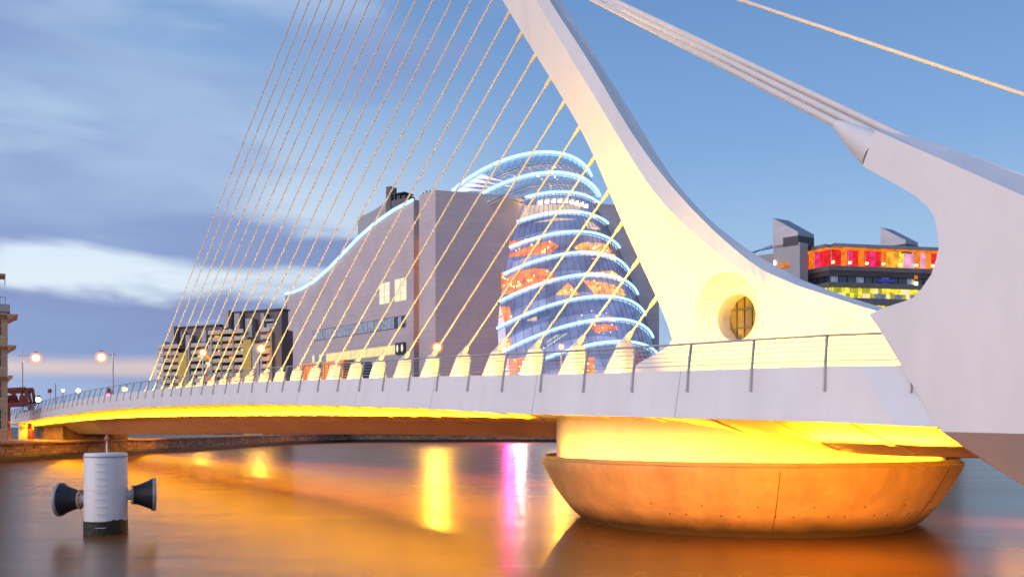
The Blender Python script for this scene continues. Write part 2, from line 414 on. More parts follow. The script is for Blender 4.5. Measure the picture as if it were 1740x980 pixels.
# ================================================================== SETTING: water, land, quay
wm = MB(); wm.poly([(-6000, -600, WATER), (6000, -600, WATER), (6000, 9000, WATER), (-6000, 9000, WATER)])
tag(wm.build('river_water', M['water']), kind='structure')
QZ = 2.7
Q = [V((-92, 20, 0)), V((-88, 90, 0)), V((-84, 145, 0)), V((-78, 205, 0)), V((-75, 300, 0)), V((-62, 336, 0)), V((20, 341, 0)), V((420, 352, 0))]
lb = MB()
lb.poly([(q.x, q.y, QZ) for q in Q] + [(6000, 352, QZ), (6000, 9000, QZ), (-6000, 9000, QZ), (-6000, 20, QZ)])
tag(lb.build('quay_ground', M['land']), kind='structure')
def quay_wall():
    r = empty('quay_wall', Q[2], 'long stone quay wall along the far bank with dark weed at the waterline', 'quay wall')
    b = MB()
    for a, c in zip(Q, Q[1:]):
        d = (c - a).normalized(); n = V((d.y, -d.x, 0))
        b.hexa([a.to_3d() + V((0,0,-3)), c + V((0,0,-3)), c - n * 1.5 + V((0,0,-3)), a - n * 1.5 + V((0,0,-3)),
                a + V((0,0,QZ-.02)), c + V((0,0,QZ-.02)), c - n * 1.5 + V((0,0,QZ-.02)), a - n * 1.5 + V((0,0,QZ-.02))])
    b.build('wall_core', M['mortar'], r)
    cells = []
    for k, (a, c) in enumerate(zip(Q[1:], Q[2:])):
        ln = (c - a).length; d = (c - a) / ln; n = V((d.y, -d.x, 0))
        for row in range(4):
            x = -random.random() * 1.5; z0 = .75 + row * .5
            while x < ln:
                L_ = random.uniform(1.3, 2.6); x0, x1 = max(0, x + .03), min(ln, x + L_ - .03); x += L_
                if x1 - x0 < .3: continue
                cells.append(((a + d * (x0 + x1) / 2), d, n, x1 - x0, z0, random.uniform(.06, .2), random.random()))
    cells.sort(key=lambda c: (c[0].y > 140 and c[0].x < -30, -1 / c[0].length) if False else (0 if c[0].y > 135 else 1, c[0].y))
    stuff = MB(); cope = MB(); weed = MB()
    for i, (c, d, n, ln, z0, pr, rv) in enumerate(cells):
        if i < 280:
            o = MB().box(c + n * (pr / 2 - .1) + V((0,0,z0 + .24)), d * ln / 2, n * (pr / 2 + .1), V((0,0,.225))).build('stone_block', M['stone'] if rv < .6 else M['stone2'], r)
        else:
            stuff.box(c + n * (pr / 2 - .1) + V((0,0,z0 + .24)), d * ln / 2, n * (pr / 2 + .1), V((0,0,.225)), 0 if rv < .6 else 1)
    o = stuff.build('stone_blocks', [M['stone'], M['stone2']], r); o['kind'] = 'stuff'
    for a, c in zip(Q, Q[1:]):
        d = (c - a).normalized(); n = V((d.y, -d.x, 0)); ln = (c - a).length
        cope.box((a + c) / 2 + n * .12 + V((0,0,QZ + .1)), d * ln / 2, n * .5, V((0,0,.16)))
        k = max(2, int(ln / 2)); pts = [a + (c - a) * j / k for j in range(k + 1)]
        secs = [[p + n * (.22 + random.random() * .12) + V((0,0,-2)), p + n * (.2 + random.random() * .12) + V((0,0,.45)), p + V((0,0,.7 + random.random() * .35)), p - n * .5 + V((0,0,-2))] for p in pts]
        weed.loft(secs)
    cope.build('coping', M['stone2'], r); weed.build('weed_band', M['weed'], r)
quay_wall()

# ================================================================== BRIDGE
zt = table([(-9, 7.75), (-4.7, 7.83), (0, 8.04), (14.6, 8.44), (33.2, 9.09), (68.2, 10.0), (115.7, 10.3), (157.8, 9.75), (203, 8.45), (222, 7.8)])
zb = table([(-9, 5.4), (-4.7, 5.5), (0, 5.72), (20.9, 6.32), (33, 6.85), (68, 7.8), (115.7, 8.05), (158, 7.45), (203, 6.35), (222, 5.9)])
zi = table([(-9, 4.2), (1.7, 4.2), (5.9, 4.35), (11.8, 5.0), (16.8, 5.6), (25, 5.85), (85, 6.2), (120, 6.4), (158, 6.3), (222, 5.3)])
zh = table([(-9, 4.05), (10, 4.1), (28, 4.75), (94, 4.6), (155, 4.1), (222, 4.0)])
WD = 26.0
SOFP = 4600
WATP = 1500
bridge = empty('cable_stayed_bridge', B(14, 13, 8), 'white cable-stayed bridge with curved leaning pylon crossing the river', 'bridge')
def deck():
    ss = [-6 + i * 2.5 for i in range(91)]
    def sec(s):
        a, b, c, d = zt(s), zb(s), zi(s), zh(s)
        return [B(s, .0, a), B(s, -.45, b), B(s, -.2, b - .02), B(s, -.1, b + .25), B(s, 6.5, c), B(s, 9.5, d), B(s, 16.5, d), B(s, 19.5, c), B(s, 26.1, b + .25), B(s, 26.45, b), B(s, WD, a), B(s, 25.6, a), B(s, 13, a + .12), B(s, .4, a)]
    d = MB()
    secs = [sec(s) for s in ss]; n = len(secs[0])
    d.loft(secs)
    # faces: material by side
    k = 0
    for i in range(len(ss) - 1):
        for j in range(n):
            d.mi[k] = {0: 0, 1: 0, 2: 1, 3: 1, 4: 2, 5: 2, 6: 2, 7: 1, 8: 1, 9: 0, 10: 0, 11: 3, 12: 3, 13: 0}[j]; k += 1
    dk = d.build('deck', [M['white'], M['soffit'], M['hull'], M['deckpave']], bridge)
    # transverse ribs under both cantilevers
    for side in (0, 1):
        s = -4.2; i = 0
        while s < 215:
            a, b, c = zt(s), zb(s), zi(s)
            W = (lambda x: x) if side == 0 else (lambda x: WD - x)
            r = MB()
            ci = c + .076 * (b + .25 - c) - .06
            r.hexa([B(s - .16, W(.3), b + .05), B(s - .16, W(6.0), ci), B(s + .16, W(6.0), ci), B(s + .16, W(.3), b + .05),
                    B(s - .16, W(.3), b + .3), B(s - .16, W(6.1), c + .2), B(s + .16, W(6.1), c + .2), B(s + .16, W(.3), b + .3)])
            r.build('soffit_rib', M['soffit'], dk); s += 3.7; i += 1
    # road on the deck, with white lane lines
    rd = MB(); rs = [-5.5 + i * 5 for i in range(46)]
    for w0, w1 in ((4.5, 11), (15, 21.5)):
        rd.loft([[B(s, w0, zt(s) + .05 + .12 * min(w0, WD - w0) / 13), B(s, w1, zt(s) + .05 + .12 * min(w1, WD - w1) / 13)] for s in rs], closed=False, cap=False)
    rd.build('roadway', M['asphalt'], dk)
    # floodlighting of both cantilevers, thrown up on the soffit
    for side in (0, 1):
        W = (lambda x: x) if side == 0 else (lambda x: WD - x)
        for s0, s1 in [(-3.5, 3.5)] + [(25 + 13.2 * k, 38.2 + 13.2 * k) for k in range(14)]:
            sm = (s0 + s1) / 2
            l = bpy.data.lights.new('soffit_lamp', 'AREA'); l.shape = 'RECTANGLE'; l.size = (s1 - s0) * .97; l.size_y = .25; l.spread = math.radians(95)
            l.energy = SOFP * (s1 - s0) / 14 * (1 if side == 0 else 1.1); l.color = (1.0, .45, .008)
            o = bpy.data.objects.new('soffit_lamp', l); COL.objects.link(o)
            x = (B(s1, W(1.5), zb(s1)) - B(s0, W(1.5), zb(s0))).normalized()
            inw = NV if side == 0 else -NV
            em = (V((0, 0, 1)) - inw * .55).normalized(); z_ = -em; y = z_.cross(x).normalized(); z_ = x.cross(y)
            o.matrix_world = Matrix(((x.x, y.x, z_.x, 0), (x.y, y.y, z_.y, 0), (x.z, y.z, z_.z, 0), (0, 0, 0, 1)))
            o.location = B(sm, W(4.2), zb(sm) - 2.0)
            l2 = bpy.data.lights.new('water_fill', 'AREA'); l2.shape = 'RECTANGLE'; l2.size = (s1 - s0) * .97; l2.size_y = 1.2; l2.energy = WATP * (s1 - s0) / 14; l2.color = (1.0, .36, .008)  # added fill facing down, only to turn the water orange
            o2 = bpy.data.objects.new('water_fill', l2); COL.objects.link(o2)
            zz_ = V((0, 0, 1)); yy_ = zz_.cross(x).normalized(); xx_ = yy_.cross(zz_)
            o2.matrix_world = Matrix(((xx_.x, yy_.x, 0, 0), (xx_.y, yy_.y, 0, 0), (xx_.z, yy_.z, 1, 0), (0, 0, 0, 1)))
            o2.location = B(sm, W(2.2), zb(sm) - 1.3)
    for k in range(1, 20):
        sj = 11.1 * k - 3.2; f0 = MB(); f0.hexa([B(sj - .02, -.45 - .004, zb(sj) + .02), B(sj + .02, -.45 - .004, zb(sj) + .02), B(sj + .02, -.40, zb(sj) + .02), B(sj - .02, -.40, zb(sj) + .02), B(sj - .02, -.006, zt(sj) - .03), B(sj + .02, -.006, zt(sj) - .03), B(sj + .02, .05, zt(sj) - .03), B(sj - .02, .05, zt(sj) - .03)]); f0.build('fascia_joint', M['greypanel'], dk)
    # pale band on the fascia beside the anchorage leg, a reflection put into colour
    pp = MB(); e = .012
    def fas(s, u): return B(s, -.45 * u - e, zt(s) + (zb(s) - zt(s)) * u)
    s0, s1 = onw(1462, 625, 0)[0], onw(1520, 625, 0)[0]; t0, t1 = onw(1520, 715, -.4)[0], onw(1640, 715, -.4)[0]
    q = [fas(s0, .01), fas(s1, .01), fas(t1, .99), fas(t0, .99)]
    pp.hexa([p + NV * .02 for p in q] + q); pp.build('fascia_reflection', M['white2'], dk)
    return dk
deckob = deck()
def railing(side):
    W = (lambda x: x) if side == 0 else (lambda x: WD - x)
    r = MB()
    ss = [-5 + i * 2.4 for i in range(94)]
    top = lambda s: B(s + .12, W(.42), zt(s) + 1.33)
    r.tube([top(s) for s in ss], .055, 8)
    rl = r.build('railing', M['rail'], bridge, smooth=True)
    for h in (.24, .46, .68, .90, 1.12):
        MB().tube([B(s + .1 * h, W(.08 + .25 * h), zt(s) + h) for s in ss], .018 if h != .24 else .03, 5).build('rail_wire', M['rail'], rl, smooth=True)
    k = 0
    while k < 61:
        s = 3.72 * (k - 1) + .0
        b = MB()
        o = [B(s - .06, W(-.02 - .2), zt(s) - 1.05), B(s - .06, W(-.02), zt(s) + .02), B(s + .06, W(.34), zt(s) + 1.33)]
        for (p0, p1, wx) in ((B(s - .16, W(-.27), zt(s) - 1.05), B(s - .05, W(-.03), zt(s) + .03), .16), (B(s - .05, W(-.03), zt(s) + .03), B(s + .12, W(.36), zt(s) + 1.34), .14)):
            b.bar(p0, p1, .07, wx, up=tuple(NV))
        b.build('post', M['rail'], rl); k += 1
railing(0); railing(1)

# ---- pylon
EXT = [(853, 0), (800, -90), (735, -210), (650, -400)]
Lp = [(853,0),(876,38),(900,78),(924,115),(947,152),(967,185),(987,217),(1006,256),(1026,305),(1047,355),(1070,410),(1095,458),(1118,510),(1135,550),(1143,577)]
Mp = [(910,0),(943,52),(969,98),(995,140),(1021,181),(1047,227),(1073,269),(1098,310),(1117,340),(1140,361),(1174,395),(1209,424),(1243,450),(1278,471),(1300,483)]
Rp = [(933,0),(969,57),(1005,109),(1036,165),(1067,217),(1098,264),(1130,305),(1161,340),(1181,361),(1209,390),(1243,421),(1278,447),(1300,461)]
Sp = [(937,0),(969,41),(1011,103),(1057,176),(1098,248),(1145,305),(1171,340),(1209,378),(1243,407),(1281,430),(1300,442)]
def pylon():
    NW = 34
    L_ = resample(EXT[::-1], 12)[:-1] + resample(Lp, NW) + resample([(1143,577),(1130,592),(1075,622),(1075,665)], 8)[1:] + resample([(1075,665),(1570,672)], 7)[1:]
    M_ = resample([(665,-404),(783,-210),(853,-90),(910,0)], 12)[:-1] + resample(Mp, NW) + resample([(1300,483),(1319,492),(1370,513)], 8)[1:] + resample([(1370,513),(1443,537),(1488,549),(1575,572)], 7)[1:]
    R_ = resample([(672,-406),(803,-210),(876,-90),(933,0)], 12)[:-1] + resample(Rp, NW) + resample([(1300,461),(1355,485)], 8)[1:] + resample([(1355,485),(1416,505),(1471,523),(1580,552)], 7)[1:]
    S_ = resample([(674,-408),(806,-210),(880,-90),(937,0)], 12)[:-1] + resample(Sp, NW) + resample([(1300,442),(1364,476)], 8)[1:] + resample([(1364,476),(1433,502),(1485,518),(1580,546)], 7)[1:]
    for Q_ in (L_, M_, R_, S_):                                # even out the traced curves above the foot
        for _ in range(10):
            old = [q.copy() for q in Q_]
            for i in range(1, 42): Q_[i] = old[i - 1] * .25 + old[i] * .5 + old[i + 1] * .25
    secs = []
    for l, m, r, s in zip(L_, M_, R_, S_):
        ln = onw(l.x, l.y, 11.9); mn = onw(m.x, m.y, 11.3); rn = onw(r.x, r.y, 11.9); rf = onw(s.x, s.y, 14.0)
        secs.append([B(ln[0], 11.9, ln[1]), B(mn[0], 11.3, mn[1]), B(rn[0], 11.9, rn[1]), B(rf[0], 14.0, rf[1]), B(mn[0], 14.7, mn[1]), B(ln[0], 14.1, ln[1])])
    p = MB(); p.loft(secs)
    o = p.build('pylon', M['white'], bridge)
    # porthole cut right through
    s0, z0 = onw(1232, 537, 11.6)
    cut = MB().lathe([(2.7, -.6), (2.7, .25), (1.5, 1.35), (1.5, 5)], 48, c=B(s0, 11.35, z0), axis=tuple(NV))
    co_ = bpy.data.objects.new('cutter', cut.mesh('cutter', M['white'])); COL.objects.link(co_)
    md = o.modifiers.new('hole', 'BOOLEAN'); md.operation = 'DIFFERENCE'; md.object = co_; md.solver = 'EXACT'
    bpy.context.view_layer.update()
    dg = bpy.context.evaluated_depsgraph_get()
    me = bpy.data.meshes.new_from_object(o.evaluated_get(dg))
    if len(me.polygons) > 50:
        o.modifiers.clear(); o.data = me; me.name = 'pylon'
    else: o.modifiers.clear()
    bpy.data.objects.remove(co_)
    # glazing and bars in the porthole, olive colour painted for the building's reflection
    gl = MB().lathe([(1.5, 0), (1.5, .04)], 40, c=B(s0, 13.95, z0), axis=tuple(NV)).build('porthole_glass', M['porthole'], o)
    gb = MB()
    for k in (-.9, -.3, .3, .9): gb.bar(B(s0 + k, 13.9, z0 - math.sqrt(1.48**2 - k*k)), B(s0 + k, 13.9, z0 + math.sqrt(1.48**2 - k*k)), .06, .06, up=tuple(NV))
    for k in (-.55, .65): gb.bar(B(s0 - math.sqrt(1.48**2 - k*k), 13.86, z0 + k), B(s0 + math.sqrt(1.48**2 - k*k), 13.86, z0 + k), .06, .06, up=tuple(NV))
    gb.build('porthole_bar', M['dark'], gl)
    return o, [(onw(l.x, l.y, 13) ) for l in L_[:12 + NW]], [(onw(r.x, r.y, 13)) for r in R_[:12 + NW]]
pyl, Lcurve, Rcurve = pylon()

# ---- stay cables with their anchor fins
tops = [(1120,500),(1089,436),(1062,372),(1039,318),(1010,267),(985,215),(958,174),(935,133),(910,92),(888,53),(866,20),
        (836,0),(801,0),(768,0),(736,0),(706.5,0),(679.6,0),(654,0),(629,0),(606,0),(585,0),(564.5,0),(545,0),(526.5,0),(509,0)]
def hit(a, b):
    """continue the line a-b (in s,z) until it meets the pylon's front edge"""
    best = None
    for p, q in zip(Lcurve, Lcurve[1:]):
        d1 = (b[0] - a[0], b[1] - a[1]); d2 = (q[0] - p[0], q[1] - p[1])
        den = d1[0] * d2[1] - d1[1] * d2[0]
        if abs(den) < 1e-9: continue
        t = ((p[0] - a[0]) * d2[1] - (p[1] - a[1]) * d2[0]) / den
        u = ((p[0] - a[0]) * d1[1] - (p[1] - a[1]) * d1[0]) / den
        if t > .2 and -.02 <= u <= 1.02 and (best is None or t < best): best = t
    if best is None: best = (74 - a[1]) / (b[1] - a[1])
    return a[0] + (b[0] - a[0]) * best, a[1] + (b[1] - a[1]) * best
fin_s = []
for i, tp in enumerate(tops):
    k = i - 2
    pxk = -285 + 1195 / (1 + .0568 * k)
    s = onw(pxk, 600, 13)[0]
    h = 2.9 - 1.0 * i / 24
    base = zt(s) + .12; zf = base + h
    fin_s.append(s)
    a = (s, zf); b = onw(tp[0], tp[1], 13)
    e = hit(a, b)
    dx, dz = e[0] - a[0], e[1] - a[1]; ln = math.hypot(dx, dz); ux, uz = dx / ln, dz / ln
    cb = MB().tube([B(a[0], 13, a[1]), B(e[0] + ux * .3, 13, e[1] + uz * .3)], .075, 12).build('stay_cable', M['cable'], bridge, smooth=True)
    MB().tube([B(e[0] - ux * .9, 13, e[1] - uz * .9), B(e[0] - ux * .75, 13, e[1] - uz * .75), B(e[0] + ux * .2, 13, e[1] + uz * .2)], [.08, .13, .15], 8).build('cable_socket', M['cable'], cb)
    MB().tube([B(a[0] - ux * .1, 13, a[1] - uz * .1), B(a[0] + ux * .7, 13, a[1] + uz * .7), B(a[0] + ux * .95, 13, a[1] + uz * .95)], [.26, .2, .1], 8).build('cable_socket', M['cable'], cb)
    # fin: faceted shell leaning along its cable
    prof = [(2.0, -.1), (1.92, .22 * h), (1.25, .56 * h), (.42, .95 * h), (.0, 1.02 * h), (-.3, .95 * h), (-.42, .4 * h), (-.45, -.1)]
    f = MB()
    near = [B(s + p, 12.66, base + q) for p, q in prof]; far = [B(s + p, 13.34, base + q) for p, q in prof]
    rid = lambda ww: [B(s + p * .72 + .02, ww, base + q * .93 + (.0 if q > 0 else -.1)) for p, q in prof]
    rn, rf = rid(12.42), rid(13.58)
    f.loft([rn, near, far, rf], closed=True, cap=True)
    f.build('anchor_fin', M['white'], bridge)

# ---- backstays
for (b0, b1, wd) in (((1011, 0), (1422, 211), -.25), ((1029, 0), (1455, 212), .55), ((1044, 0), (1497, 216), 1.35), ((1260, 0), (1740, 160), None)):
    sl_ = (b1[1] - b0[1]) / (b1[0] - b0[0])
    # where the photo line meets the pylon's rear edge line
    yy = (933 - b0[0]) / (1 / sl_ - .63); xx = 933 + .63 * yy
    T = bw(xx - 4, yy, 13)
    if wd is None: E_ = bw(2197, 312, 26)
    else:
        E_ = bw(b1[0], b1[1], wd)
    d = (E_ - T).normalized()
    c = MB().tube([T - d * .5, E_ + d * (.8 if wd is None else .25 if wd < 0 else 2.5)], .155 if wd is not None else .12, 12).build('backstay_cable', M['cable'], bridge, smooth=True)
    if wd is not None:
        tip = E_
        if wd < 0:
            q_ = bw(1476, 249, -.17); d2 = (q_ - tip)
            MB().tube([tip - d * .02, tip + d2 * .12, tip + d2 * .8, tip + d2 * 1.24], [.18, .25, .56, .68], 28).build('cable_socket', M['white'], c, smooth=True)
    MB().tube([T - d * .2, T + d * 1.6, T + d * 1.9], [.36, .28, .17], 10).build('cable_socket', M['cable'], c)

# ---- backstay anchorage legs
def leg(mirror, ds):
    near_px = [(1487,221),(1466,282),(1490.6,296),(1527,316),(1555,333),(1576,351),(1588,370),(1593,397),(1595,421),(1591,440),(1582,467),(1566,490),(1551,506),(1535,512),(1496,525),(1477,534),
               (1488,550),(1530,619),(1542,640),(1600,733),(1760,737),(1930,742),(1990,560),(1930,417),(1840,377),(1740,333),(1600,271)]
    nw = -.85
    nsz = [onw(x, y, nw) for x, y in near_px]
    top_far = {0: onw(1494, 219, .5), 22: onw(1995, 520, 1.6), 23: onw(1935, 372, 1.6), 24: onw(1850, 338, 1.6), 25: onw(1739, 296, 1.5), 26: onw(1613, 250, 1.1)}
    bot_far = {19: onw(1655, 772, 2.2), 20: onw(1760, 838, 2.2), 21: onw(1930, 930, 2.2)}
    fw = {0: .5, 22: 1.6, 23: 1.6, 24: 1.6, 25: 1.5, 26: 1.1}
    W = (lambda x: x) if not mirror else (lambda x: WD - x)
    near = [B(s + ds, W(nw), z) for s, z in nsz]; far = []
    for i, (s, z) in enumerate(nsz):
        if i in top_far: q = top_far[i]; far.append(B(q[0] + ds, W(fw[i]), q[1]))
        elif i in bot_far: q = bot_far[i]; far.append(B(q[0] + ds, W(2.2), q[1]))
        else: far.append(B(s - .05 + ds, W(1.2), z))
    m = MB(); m.loft([near, far])
    return m.build('backstay_anchorage', M['white'], bridge)
leg(False, 0); leg(True, -8)
# landing lamps along the median light the fins and the cables
def abutment():
    a = MB()
    for s0, s1 in ((188, 222),):
        a.hexa([B(s0, 6.4, -1), B(s1, 6.4, -1), B(s1, 19.6, -1), B(s0, 19.6, -1), B(s0, 6.4, zi(s0) - .1), B(s1, 6.4, zi(s1) - .1), B(s1, 19.6, zi(s1) - .1), B(s0, 19.6, zi(s0) - .1)])
    o = a.build('bridge_abutment', M['stone'])
    tag(o, 'brown stone abutment under the far landward end of the white bridge', 'abutment')
    c = MB().box(B(206, 1.5, 3.9), D * .9, NV * .8, V((0,0,2.2))).build('bridge_column', M['white'])
    tag(c, 'short white column under the far tip of the bridge fascia', 'column')
abutment()

# ---- pier
PC = B(14.4, 13, 0)
def pier():
    r = empty('bridge_pier', PC, 'round bowl-shaped concrete pier standing in the river under the pylon', 'bridge pier')
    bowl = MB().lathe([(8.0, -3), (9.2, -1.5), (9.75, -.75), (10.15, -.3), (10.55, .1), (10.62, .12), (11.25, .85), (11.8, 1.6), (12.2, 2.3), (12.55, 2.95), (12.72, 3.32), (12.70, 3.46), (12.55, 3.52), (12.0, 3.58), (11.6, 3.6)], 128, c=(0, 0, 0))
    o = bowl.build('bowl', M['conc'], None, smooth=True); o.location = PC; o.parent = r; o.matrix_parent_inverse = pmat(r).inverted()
    MB().lathe([(11.75, 3.4), (11.75, 7.2)], 96, c=PC).build('drum', M['soffit'], r, smooth=True)
    for k in range(1, 19):
        an0, an1 = math.radians(-176 + k * 7.3), math.radians(-176 + k * 7.3 + 6.6)
        MB().loft([[PC + V((math.cos(t) * q, math.sin(t) * q, h)) for q, h in ((12.3, 3.60), (12.42, 3.60), (12.42, 3.68), (12.3, 3.68))] for t in [an0 + (an1 - an0) * j / 4 for j in range(5)]]).build('rim_lamp', M['rimlight'], o)
    MB().lathe([(12.44, 3.45), (12.5, 3.45), (12.5, 3.72), (12.44, 3.72), (12.44, 3.45)], 128, c=PC, cap=False).build('lamp_shield', M['conc'], o, smooth=True)
    # formwork joints and tie holes
    for a in (-96, -47, 150, 60, 15, 100):
        an = math.radians(a); j = MB(); pr = [(10.66, .14), (11.27, .85), (11.82, 1.6), (12.22, 2.3), (12.56, 2.95), (12.73, 3.3)]
        j.tube([PC + V((math.cos(an) * q, math.sin(an) * q, h)) for q, h in pr], .016, 5); j.build('formwork_joint', M['weed'], o)
    for k in range(20):
        an = math.radians(-128 + k * 4.6); q = 11.32 if k % 3 else 11.7; h = .9 if k % 3 else 1.42
        p = PC + V((math.cos(an) * q, math.sin(an) * q, h)); n = V((math.cos(an), math.sin(an), -.6)).normalized()
        MB().tube([p - n * .05, p + n * .012], .035, 6).build('tie_hole', M['weed'], o)
pier()

# lamps of the bridge --------------------------------------------------------
YEL = (1.0, .54, .03); ORG = (1.0, .50, .05)
for (s, wd, tgt, pw_) in ((-1.0, 6.0, B(9, 12, 14.5), 7000), (24, 4.6, B(20, 12, 22), 15000), (16.5, 2.6, B(13.5, 12, 13), 14000), (9.0, 3.0, B(8, 12, 11.5), 9000), (27, 6, B(27, 12, 27), 12000)):
    lamp('SPOT', 'pylon_floodlight', B(s, wd, zt(s) + .35), pw_, YEL, tgt, .25, 95, .7)
for i in range(25):
    s = fin_s[i]
    for wd in (11.9, 14.1):
        q = MB(); q.poly([B(s - 2.2, wd - .1, zt(s - 2.2) + .2), B(s + 2.2, wd - .1, zt(s + 2.2) + .2), B(s + 2.2, wd + .1, zt(s + 2.2) + .2), B(s - 2.2, wd + .1, zt(s - 2.2) + .2)])
        q.build('median_lamp', M['median'], deckob)
FLP = V((3, 3, 1.0)); FT = PC + V((-2.2, -11, 1.0))
def pier_flood():
    r = empty('floodlight', V((3, 3, WATER)), 'unseen floodlight with an added flat hood on a post in the near water', 'floodlight')
    MB().tube([V((3, 2.6, -2)), V((3, 2.6, .9))], .09, 10).build('post', M['rail'], r)
    d = (FT - FLP); d.z = 0; d.normalize(); x = V((d.y, -d.x, 0))
    MB().box(FLP - d * .3, x * .35, d * .05, V((0, 0, .22))).build('housing', M['dark'], r)
    MB().box(FLP + d * .25 + V((0, 0, .075)), x * 1.1, d * .6, V((0, 0, .01))).build('blocker', M['dark'], r)  # added unseen plate, keeps the flood's light off the fascia
pier_flood()
lamp('SPOT', 'unseen_pier_floodlight', FLP, 250000, (1.0, .30, .008), FT, .03, 31, .6)

# ================================================================== MOORING DOLPHIN
def dolphin():
    c = at(180, 905, 48.3); c.z = 0; X = c.x; Y = c.y
    r = empty('mooring_pile', c, 'white round mooring pile with two black cone fenders standing in the river', 'mooring pile')
    MB().lathe([(1.1, .42), (1.1, 3.98), (1.06, 4.08)], 48, c=c).build('pile_shaft', M['white'], r, smooth=True)
    n = 48; secs = []
    top = [(.40 + .035 * math.sin(j * 1.7) + .03 * math.sin(j * 4.1) + .09 * math.sin(j * .33)) for j in range(n)]
    ring = lambda q, z: [c + V((math.cos(2*math.pi*j/n) * q, math.sin(2*math.pi*j/n) * q, z(j))) for j in range(n)]
    MB().loft([ring(1.11, lambda j: -2), ring(1.125, lambda j: 0), ring(1.115, lambda j: top[j])]).build('weed_band', M['weed'], r)
    for z in [.1 + .38 * k for k in range(10)]:
        b = MB()
        p = [c + V((math.sin(a) * q, -math.cos(a) * q, z)) for a, q in ((-.05, 1.08), (-.05, 1.17), (.42, 1.17), (.42, 1.08))]
        b.tube(p, .016, 5); b.build('ladder_rung', M['white'], r)
    MB().lathe([(1.1, 3.86), (1.13, 3.86), (1.13, 3.93), (1.1, 3.93)], 48, c=c, cap=False).build('top_collar', M['greypanel'], r)
    MB().lathe([(1.1, 2.1), (1.115, 2.1), (1.115, 2.14), (1.1, 2.14)], 48, c=c, cap=False).build('weld_seam', M['white2'], r)
    m = MB(); m.tube([c + V((.05, 0, 4.05)), c + V((.05, 0, 4.75))], .045, 8)
    ps = m.build('lantern_post', M['white'], r)
    MB().lathe([(.18, 4.74), (.18, 4.80), (.08, 4.80)], 16, c=c + V((.05, 0, 0))).build('lantern_plate', M['signred'], ps)
    MB().lathe([(.10, 4.80), (.11, 4.9), (.07, 5.02), (.01, 5.08)], 12, c=c + V((.05, 0, 0))).build('lantern', M['sand'], ps)
    for sgn, yaw, z0 in ((-1, -.06, 1.55), (1, .42, 1.75)):
        ax = V((sgn * math.cos(yaw), math.sin(yaw), 0)).normalized(); p = c + V((0, 0, z0))
        f = MB().lathe([(.5, 1.38), (.53, 1.55), (.62, 1.8), (.8, 2.2), (.86, 2.34)], 32, c=p, axis=tuple(ax)).build('fender', M['rubber'], r, smooth=True)
        MB().lathe([(.27, .9), (.27, 1.32)], 24, c=p, axis=tuple(ax)).build('fender_stub', M['white'], f, smooth=True)
        MB().lathe([(.55, 1.32), (.55, 1.38)], 24, c=p, axis=tuple(ax)).build('stub_flange', M['sand'], f, smooth=True)
        bt = MB(); u = V((0, 0, 1)); vv = ax.cross(u)
        for k in range(10):
            a = 2 * math.pi * k / 10; q = p + ax * 1.315 + (u * math.sin(a) + vv * math.cos(a)) * .45; bt.tube([q - ax * .04, q + ax * .02], .04, 6)
            q = p + ax * 2.33 + (u * math.sin(a) + vv * math.cos(a)) * .89; bt.tube([q - ax * .05, q + ax * .03], .035, 6)
        bo = bt.build('flange_bolts', M['dark'], f); bo['kind'] = 'stuff'
        MB().lathe([(.9, 2.35), (.92, 2.38), (.92, 2.5), (.88, 2.54)], 40, c=p, axis=tuple(ax)).build('fender_flange', M['greypanel'], f, smooth=True)
dolphin()

# ================================================================== CONVENTION CENTRE
class Fac:
    """a straight facade in plan: from pixel pl at depth Yl to pixel pr at depth Yr"""
    def __init__(s, pl, Yl, pr, Yr):
        s.a = V(((pl - 870) / F * Yl, Yl, 0)); s.b = V(((pr - 870) / F * Yr, Yr, 0)); s.len = (s.b - s.a).length
        s.d = (s.b - s.a) / s.len; s.n = V((s.d.y, -s.d.x, 0))        # outward, towards the camera
        if s.n.y > 0: s.n = -s.n
    def u(s, px):
        t = (px - 870) / F; return (t * s.a.y - s.a.x) / (s.d.x - t * s.d.y)
    def z(s, px, py): return CAMZ + (HY - py) / F * (s.a.y + s.u(px) * s.d.y)
    def p(s, u, o, z): q = s.a + s.d * u + s.n * o; return V((q.x, q.y, z))
    def box(s, mb, u0, u1, z0, z1, o0, o1, m=0):
        return mb.hexa([s.p(u0, o0, z0), s.p(u1, o0, z0), s.p(u1, o1, z0), s.p(u0, o1, z0), s.p(u0, o0, z1), s.p(u1, o0, z1), s.p(u1, o1, z1), s.p(u0, o1, z1)], m)
    def prism(s, mb, uz, o0, o1, m=0):
        a = [s.p(u, o0, z) for u, z in uz]; b = [s.p(u, o1, z) for u, z in uz]; return mb.loft([a, b], m=m)

